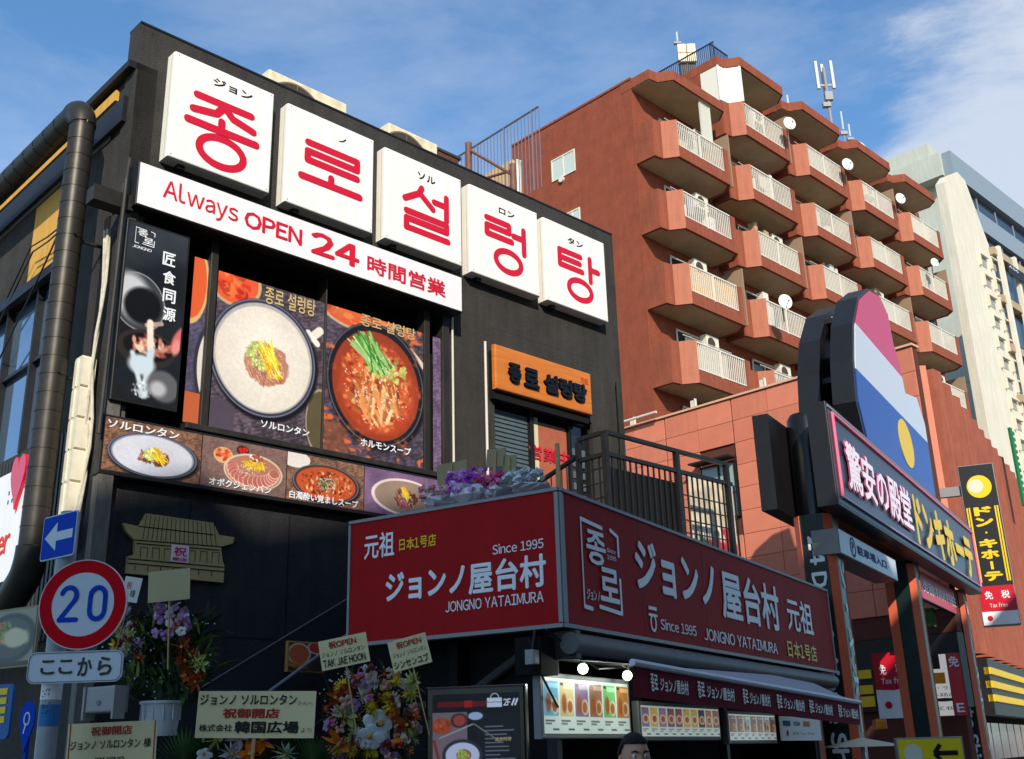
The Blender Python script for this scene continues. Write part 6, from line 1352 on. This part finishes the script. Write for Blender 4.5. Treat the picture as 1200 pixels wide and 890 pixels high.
def flower_stand(F, cx_px, top_px, bot_px, rx, lab, flowers, nleaf, seed, bucket=None, spray=160, leafdir=1.2):
    rs = random.Random(seed); x, z1 = F.p(cx_px, top_px); _, z0 = F.p(cx_px, bot_px); t = thing('flower_stand', F, (x, 0, 0), lab, 'flower stand', 'congratulation flower stands')
    m = M(); h = z1-z0
    for k in range(nleaf):
        a = rs.uniform(-1.2, 1.2); u = rs.random(); p = (rs.uniform(-.7, .7)*rx, rs.uniform(0, .25), z0+h*u*.8); m.cur = rs.choice((0, 0, 1, 1, 2) if k % 3 else (1, 1, 1))
        leaf_blade(m, p, (math.sin(a)*1.1, rs.uniform(-.7, .2), math.cos(a)*leafdir), rs.uniform(.16, .42), rs.uniform(.02, .055), rs.uniform(.1, .7), 4)
    obj('foliage', m, leafm, t, kind='stuff')
    m = M()
    for k in range(spray):
        a, q = rs.random()*6.28, math.sqrt(rs.random()); m.sphere((q*rx*1.1*math.cos(a), rs.uniform(-.16, .1), z0+h*.55+q*h*.5*math.sin(a)), rs.uniform(.005, .009), 5, 3)
    if spray: obj('small_white_sprays', m, mat('petal white', (190, 186, 190), .6), t, kind='stuff')
    for kind, col, fx, fy, r in flowers:
        a = F.p(fx, fy, -.18); flower(t, kind, col, (a[0]-x, -.18-rs.uniform(0, .12), a[1]), r, rs)
    if bucket:
        bx0, bz1 = F.p(bucket[0], bucket[1], -.05); bx1, bz0 = F.p(bucket[2], bucket[3], -.05); c = (bx0+bx1)/2-x; rb_ = (bx1-bx0)/2; vs = []
        bk = M().tube([(c, .1, bz0-.12), (c, .1, bz1-.02)], [rb_*.84, rb_*.98], 24); bk.tube([(c, .1, bz1-.02), (c, .1, bz1)], [rb_*1.06, rb_*1.06], 24)
        obj('bucket', bk, mat('white plastic bucket', (196, 206, 214), .4), t, smooth=True)
        for k in range(12): a = k*math.pi/6; obj('bucket_rib', M().box(c+rb_*.97*math.cos(a)-.004, c+rb_*.97*math.cos(a)+.004, .1+rb_*.97*math.sin(a)-.004, .1+rb_*.97*math.sin(a)+.004, bz0, bz1-.03), mat('white plastic bucket', (196, 206, 214), .4), t)
        obj('stand', M().box(c-.2, c+.2, -.1, .3, 0, bz0-.12), VOID, t)
    else:
        for s1 in (-1, 1): obj('leg', M().tube([(s1*.3, .1, 0), (0, .1, z0+.4)], .02, 6), BLKP, t)
    return t
FS1 = Frame(185, 800, 8.6, 95)
fl = [('orchid', PUR, 176+rr.uniform(-12, 40), 0, 0) for _ in range(0)]
rs = random.Random(21)
for k in range(26): fl.append((rs.choice(('orchid', 'orchid', 'rose')), rs.choice((PUR, PUR, WHT_, (196, 170, 206))), rs.uniform(185, 222), rs.uniform(712, 745), rs.uniform(.035, .06)))
for k in range(16): y_ = rs.uniform(730, 812); fl.append(('lily', rs.choice((ORG, BRN, ORG)), 205+(y_-730)*.42+rs.uniform(-10, 12), y_, rs.uniform(.07, .10)))
for k in range(5): y_ = rs.uniform(755, 795); fl.append(('lily', LG, 232+rs.uniform(-6, 14), y_, .08))
for k in range(20): fl.append((rs.choice(('mum', 'rose', 'lily')), rs.choice((WHT_, YL_, BRN, LG, PUR, DRD)), rs.uniform(128, 168), rs.uniform(715, 775), rs.uniform(.04, .07)))
flower_stand(FS1, 188, 708, 828, .42, 'flower stand in a white ribbed bucket with purple orchids and orange lilies', fl, 420, 5, bucket=(153, 822, 197, 843), spray=90, leafdir=1.6)
FS2 = Frame(435, 830, 9, 95); fl = []
pal = [('mum', WHT_), ('rose', DRD), ('orchid', PUR), ('lily', ORG), ('mum', YL_), ('lily', ORG), ('orchid', WHT_), ('lily', BRN), ('rose', PNK), ('mum', LG), ('rose', (226, 170, 150)), ('orchid', WHT_)]
for k in range(120):
    a, q = rs.random()*6.28, math.sqrt(rs.random()); kd, c = rs.choice(pal); fl.append((kd, c, 437+q*58*math.cos(a), 845+q*62*math.sin(a), rs.uniform(.035, .075)))
fl += [('mum', YL_, 440, 838, .10), ('mum', YL_, 462, 826, .09), ('orchid', (226, 236, 240), 446, 850, .15), ('orchid', (226, 236, 240), 438, 864, .13), ('rose', (240, 130, 20), 469, 870, .065), ('lily', (236, 130, 20), 402, 872, .14), ('lily', BRN, 480, 850, .13), ('lily', ORG, 396, 818, .12), ('lily', ORG, 420, 796, .10), ('mum', LG, 488, 800, .10), ('mum', LG, 484, 812, .09), ('lily', LG, 410, 838, .12)]
flower_stand(FS2, 437, 785, 900, .42, 'large mixed bouquet stand with yellow, orange, purple and white flowers in the middle', fl, 260, 6, spray=140)
FS3 = Frame(290, 880, 8.3, 92); fl = [('lily', (236, 130, 20), 308, 868, .13), ('lily', (236, 120, 20), 300, 885, .12), ('mum', WHT_, 272, 884, .10), ('mum', (196, 216, 190), 336, 884, .11), ('lily', WHT_, 282, 866, .11), ('lily', LG, 258, 868, .09), ('orchid', WHT_, 240, 885, .07)]
flower_stand(FS3, 290, 862, 930, .62, 'palm leaves with white and orange blooms below the middle card at the bottom edge', fl, 200, 7, spray=0, leafdir=.5)
# fan palms
for (px_, py_, sz, lab) in ((215, 880, .42, 'dark fan palm leaf at the bottom between the two cards'), (365, 880, .36, 'broad fan leaf left of the mixed bouquet at the bottom')):
    a = FS3.p(px_, py_+20, -.1); m = M()
    for k in range(26): an = R(-80+160*k/25); leaf_blade(m, (a[0], -.1, a[1]-.05), (math.sin(an), -.15, math.cos(an)+.25), sz*(1-.25*abs(an)), .03, .18, 4)
    t = thing('palm_leaf', FS3, (a[0], -.1, 0), lab, 'plant'); obj('frond', m, leafm[0], t, kind='stuff'); obj('stem', M().tube([(a[0], -.08, 0), (a[0], -.1, a[1])], .012, 6), leafm[1], t)
def card(F, quad, lab, lines, mt=PAPER, y=-.35, stick=True, border=None):
    x0, x1, z0, z1 = F.quad(*quad, y); t = thing('greeting_card', F, (x0, y, z0), lab, 'card', 'congratulation cards'); w, h = x1-x0, z1-z0
    # tilt that follows the card's upper edge
    a, b_ = F.p(*quad[0], y), F.p(*quad[1], y); ang = math.atan2(b_[1]-a[1], b_[0]-a[0])
    obj('card', M().box(x0, x1, y, y+.006, z0, z1), mt, t)
    for s_, u0, u1, v0, v1, c, bd in lines: text(t, s_, x0+u0*w, x0+u1*w, z0+v0*h, z0+v1*h, y-.004, c, bd)
    if border:
        for q in (.02, .97): obj('red_line', M().box(x0+q*w, x0+(q+.012)*w, y-.003, y-.001, z0, z1), border, t)
    if stick: obj('stick', M().box(x0+.48*w, x0+.51*w, y+.008, y+.02, z0-.5, z1-.05), WOOD, t)
    t.rotation_euler = (0, -ang, F.rz); return t
rk = mat('red brush ink', (176, 28, 30), .6); bk_ = mat('black brush ink', (26, 24, 22), .6)
card(FS3, ((230, 808), (369, 808), (368, 863), (230, 863)), 'wide cream card with three brushed lines below the stair, centre left', [('ジョンノ ソルロンタン', .02, .84, .70, .93, bk_, .02), ('さんへ', .85, .98, .70, .78, rk, .0), ('祝御開店', .22, .70, .42, .63, rk, .04), ('株式会社', .03, .31, .14, .29, bk_, .02), ('韓国広場', .33, .87, .10, .36, bk_, .045), ('より', .89, .98, .12, .22, rk, 0)])
F4 = Frame(130, 870, 7.9, 90)
card(F4, ((79, 850), (183, 845), (184, 902), (78, 906)), 'cream card with red edges cut off at the bottom left', [('祝御開店', .26, .72, .73, .92, rk, .02), ('ジョンノ ソルロンタン', .04, .82, .45, .64, bk_, .01), ('様', .86, .94, .45, .64, bk_, .01), ('JONGNO', .3, .66, .14, .28, bk_, .01)], border=rk)
F5 = Frame(405, 768, 8.7, 90)
card(F5, ((376, 757), (433, 745), (437, 781), (380, 791)), 'tilted cream card reading OPEN above the mixed bouquet, left of its twin', [('祝OPEN', .2, .78, .68, .92, rk, .03), ('ジョンノ ソルロンタン', .03, .93, .42, .60, bk_, 0), ('TAK JAE HOON', .04, .92, .08, .34, bk_, .02)])
card(F5, ((463, 758), (509, 745), (507, 781), (461, 795)), 'tilted cream card reading OPEN right under the red sign, right of its twin', [('祝OPEN', .2, .85, .70, .92, rk, .03), ('ジョンノ ソルロンタン', .06, .94, .44, .60, bk_, 0), ('シンセンユブ', .04, .94, .08, .34, bk_, .02)])
card(FS1, ((177, 672), (225, 667), (222, 703), (172, 709)), 'blank back of a folded tan card standing over the left flower bucket', [], mt=mat('tan card back pale', (178, 166, 126), .8))
card(FS1, ((143, 673), (163, 676), (160, 705), (140, 702)), 'small white card with faint print half hidden by the speed sign', [('祝', .2, .5, .5, .8, rk, 0), ('様', .5, .8, .2, .5, bk_, 0)], mt=mat('white card', (206, 204, 198), .8))

# ------------------------------------------------------------------ digital menu stand
LC = Frame(505, 805, 8.8, 99)
x0, x1, z0, z1 = LC.quad((507, 810), (608, 816), (611, 905), (507, 905), 0)
t = thing('digital_menu_stand', LC, (x0, 0, 0), 'black digital menu stand showing a white soup bowl and 2F', 'screen')
obj('casing', M().bbox(x0-.06, x1+.05, .006, .12, 0, z1+.06, .02), mat('gloss black casing', (14, 14, 15), .2), t)
P = Pic(130, 118, (16, 16, 18)); P.rect(0, 0, 130, 28, (14, 14, 16)); t_ = P.noise(30, .3); P.rect(8, 12, 88, 20, (90, 12, 18)); P.rect(48, 11, 60, 21, (150, 20, 30)); P.rect(82, 8, 104, 22, (190, 200, 214)); P.rect(82, 14, 104, 15, (80, 90, 110)); P.ring(93, 7, 6, 6, 1.4, (190, 200, 214))
P.rect(0, 28, 52, 118, (110, 98, 104)); wood(P) if False else None
P.blend(((P.X > 64) & (P.Y > 30))*.9, (22, 22, 26)); P.ell(14, 48, 16, 12, (150, 70, 40)); P.blobs(14, 46, 14, 10, 24, 4, [(190, 84, 44), (150, 60, 30)]); P.ell(40, 40, 13, 11, (60, 40, 40)); P.ell(40, 40, 9, 8, (150, 60, 50)); P.ell(64, 34, 11, 6, (150, 170, 200))
P.line(10, 66, 60, 46, 2, (150, 150, 160)); P.line(62, 46, 100, 74, 2, (120, 116, 110)); P.ell(44, 92, 30, 24, (38, 44, 54)); P.ell(44, 92, 25, 19, (186, 190, 214)); P.ell(46, 92, 11, 9, (130, 96, 80)); P.strands(45, 91, 7, 5, 26, 9, 1.6, [(196, 190, 70), (130, 170, 70)], 1, .8)
P.line(2, 70, 14, 118, 4, (130, 40, 40))
for k in range(11): P.rect(78, 50+k*6, 78+rr.uniform(20, 46), 51.5+k*6, (96, 100, 110))
P.put('screen', x0, x1, z0, z1, 0, t, print_mat('screen glow', emit=.35, rough=.6)); w, h = x1-x0, z1-z0
scw = mat('screen white', (200, 206, 216), .3, emit=.3); text(t, '2F', x0+.82*w, x0+.905*w, z1-.17*h, z1-.08*h, -.004, scw, .03)
m = M()
for q in (.915, .95): m.stroke([(x0+q*w, z1-.17*h), (x0+(q+.035)*w, z1-.08*h)], .014, -.004, False)
obj('slashes', m, scw, t); text(t, '医食同源', x0+.72*w, x0+.9*w, z1-.62*h, z1-.57*h, -.004, mat('screen gold', (190, 170, 110), .3, emit=.25), .01)

# ------------------------------------------------------------------ man at the bottom edge
MP = Frame(743, 872, 6.2, 90); mx_, _ = MP.p(743, 872); HT = MP.p(743, 861)[1]
sk = mat('skin', (186, 138, 112), .55, var=.06, vscale=20); hr_ = mat('short dark hair', (24, 20, 18), .7, bump=.6, bscale=160); jk = mat('charcoal jacket', (40, 42, 48), .85, var=.1, vscale=12)
pr = thing('person', MP, (mx_, 0, 0), 'dark-haired man whose forehead and hair rise at the bottom edge under the menus', 'person')
def skin_body(name, J, E_, rads, mt, par):
    me = bpy.data.meshes.new(name); me.from_pydata(J, E_, []); o = bpy.data.objects.new(name, me); COL.objects.link(o); o.parent = par
    sm = o.modifiers.new('skin', 'SKIN'); sl = me.skin_vertices[0].data
    for i, q in enumerate(rads): sl[i].radius = (q, q) if not isinstance(q, tuple) else q
    sl[0].use_root = True; o.modifiers.new('s', 'SUBSURF').levels = 1; o.modifiers['s'].render_levels = 1; me.materials.append(mt); return o
H = HT
J = [(0, .02, H*.53), (0, .03, H*.62), (0, .03, H*.73), (0, .03, H*.81), (0, .02, H*.865), (0, .0, H*.90),
     (.17, .03, H*.80), (.22, .04, H*.63), (.20, -.03, H*.50), (-.17, .03, H*.80), (-.22, .04, H*.63), (-.20, -.03, H*.50),
     (.09, .02, H*.49), (.10, .0, H*.27), (.10, .04, H*.05), (.11, -.10, H*.02), (-.09, .02, H*.49), (-.10, .0, H*.27), (-.10, .04, H*.05), (-.11, -.10, H*.02)]
E_ = [(0, 1), (1, 2), (2, 3), (3, 4), (4, 5), (3, 6), (6, 7), (7, 8), (3, 9), (9, 10), (10, 11), (0, 12), (12, 13), (13, 14), (14, 15), (0, 16), (16, 17), (17, 18), (18, 19)]
skin_body('body', J, E_, [(.15, .11), (.14, .10), (.16, .11), (.10, .08), .062, .055, .07, .05, .034, .07, .05, .034, .085, .06, .042, .035, .085, .06, .042, .035], jk, pr)
for s1 in (-1, 1):
    Jh = [(s1*.20, -.03, H*.49), (s1*.20, -.045, H*.465), (s1*.20, -.05, H*.44)]; Eh = [(0, 1), (1, 2)]; rd_ = [.028, .034, .03]
    for k in range(4):
        b0_ = len(Jh); y_ = -.05+(.03-.02*k); L_f = (.055, .068, .062, .05)[k]
        Jh += [(s1*.205, y_-.0, H*.43), (s1*.207, y_-.005, H*.43-L_f*.6), (s1*.197, y_-.012, H*.43-L_f)]; Eh += [(2, b0_), (b0_, b0_+1), (b0_+1, b0_+2)]; rd_ += [.0095, .009, .008]
    b0_ = len(Jh); Jh += [(s1*.19, -.085, H*.455), (s1*.185, -.10, H*.44)]; Eh += [(1, b0_), (b0_, b0_+1)]; rd_ += [.011, .009]
    skin_body('hand', Jh, Eh, rd_, sk, pr)
# head: one smooth surface with brow, nose and chin, then ears, eyes, hair
bm = bmesh.new(); bmesh.ops.create_uvsphere(bm, u_segments=32, v_segments=24, radius=1)
hc = H-.118
for v in bm.verts:
    x, y, z = v.co; w = .078*(1-.22*max(0, -z)**1.5); d = .098; nx, ny, nz = x*w, y*d, z*.118
    if y < 0:
        f = -y
        ny += .010*max(0, 1-abs(z-.28)/.16)*f*max(0, 1-abs(x)*1.3)*-1          # brow ridge
        ny += .014*max(0, 1-abs(z-.02)/.14)*f*max(0, 1-abs(abs(x)-.42)/.26)     # eye sockets
        ny -= .026*max(0, 1-abs(x)/.20)*max(0, 1-abs(z+.18)/.30)                # nose
        ny -= .008*max(0, 1-abs(x)/.4)*max(0, 1-abs(z+.55)/.10); ny -= .010*max(0, 1-abs(x)/.5)*max(0, 1-abs(z+.85)/.2)
    v.co = (nx, ny, nz+hc)
me = bpy.data.meshes.new('head'); bm.to_mesh(me); bm.free(); me.materials.append(sk); me.polygons.foreach_set('use_smooth', [True]*len(me.polygons)); hd = bpy.data.objects.new('head', me); COL.objects.link(hd); hd.parent = pr
for s1 in (-1, 1):
    obj('ear', M().sphere((s1*.080, .008, hc-.012), .03, 10, 8, (.35, .6, 1.05)), sk, None, smooth=True).parent = hd
    e = obj('eye', M().sphere((s1*.031, -.083, hc+.006), .0125, 12, 8), mat('eye white', (220, 216, 210), .2), None, smooth=True); e.parent = hd
    i_ = obj('iris', M().sphere((s1*.031, -.0925, hc+.006), .0055, 10, 6), mat('dark iris', (40, 28, 20), .2), None, smooth=True); i_.parent = hd
    eb = obj('eyebrow', M().tube([(s1*.015, -.100, hc+.025), (s1*.032, -.100, hc+.032), (s1*.050, -.088, hc+.027)], [.004, .005, .003], 6), hr_, None, smooth=True); eb.parent = hd
mo = obj('mouth', M().tube([(-.022, -.094, hc-.060), (0, -.101, hc-.058), (.022, -.094, hc-.060)], [.002, .005, .002], 6), mat('lips', (150, 84, 76), .5), None, smooth=True); mo.parent = hd
bm = bmesh.new(); bmesh.ops.create_uvsphere(bm, u_segments=48, v_segments=32, radius=1)
kill = []
for v in bm.verts:
    x, y, z = v.co; lim = .50 if y < -.35 else (.50-(y+.35)*1.4 if y < .1 else -.35)
    if z < lim: kill.append(v); continue
    j = random.uniform(-.0022, .0028); v.co = (x*(.084+j), y*(.103+j)+.004, z*(.123+j)+hc+.001)
bmesh.ops.delete(bm, geom=kill, context='VERTS'); me = bpy.data.meshes.new('hair'); bm.to_mesh(me); bm.free(); me.materials.append(hr_); me.polygons.foreach_set('use_smooth', [True]*len(me.polygons)); ho = bpy.data.objects.new('hair', me); COL.objects.link(ho); ho.parent = hd
sm = ho.modifiers.new('s', 'SOLIDIFY'); sm.thickness = .006; sm.offset = 1
pr.rotation_euler = (0, 0, R(14))
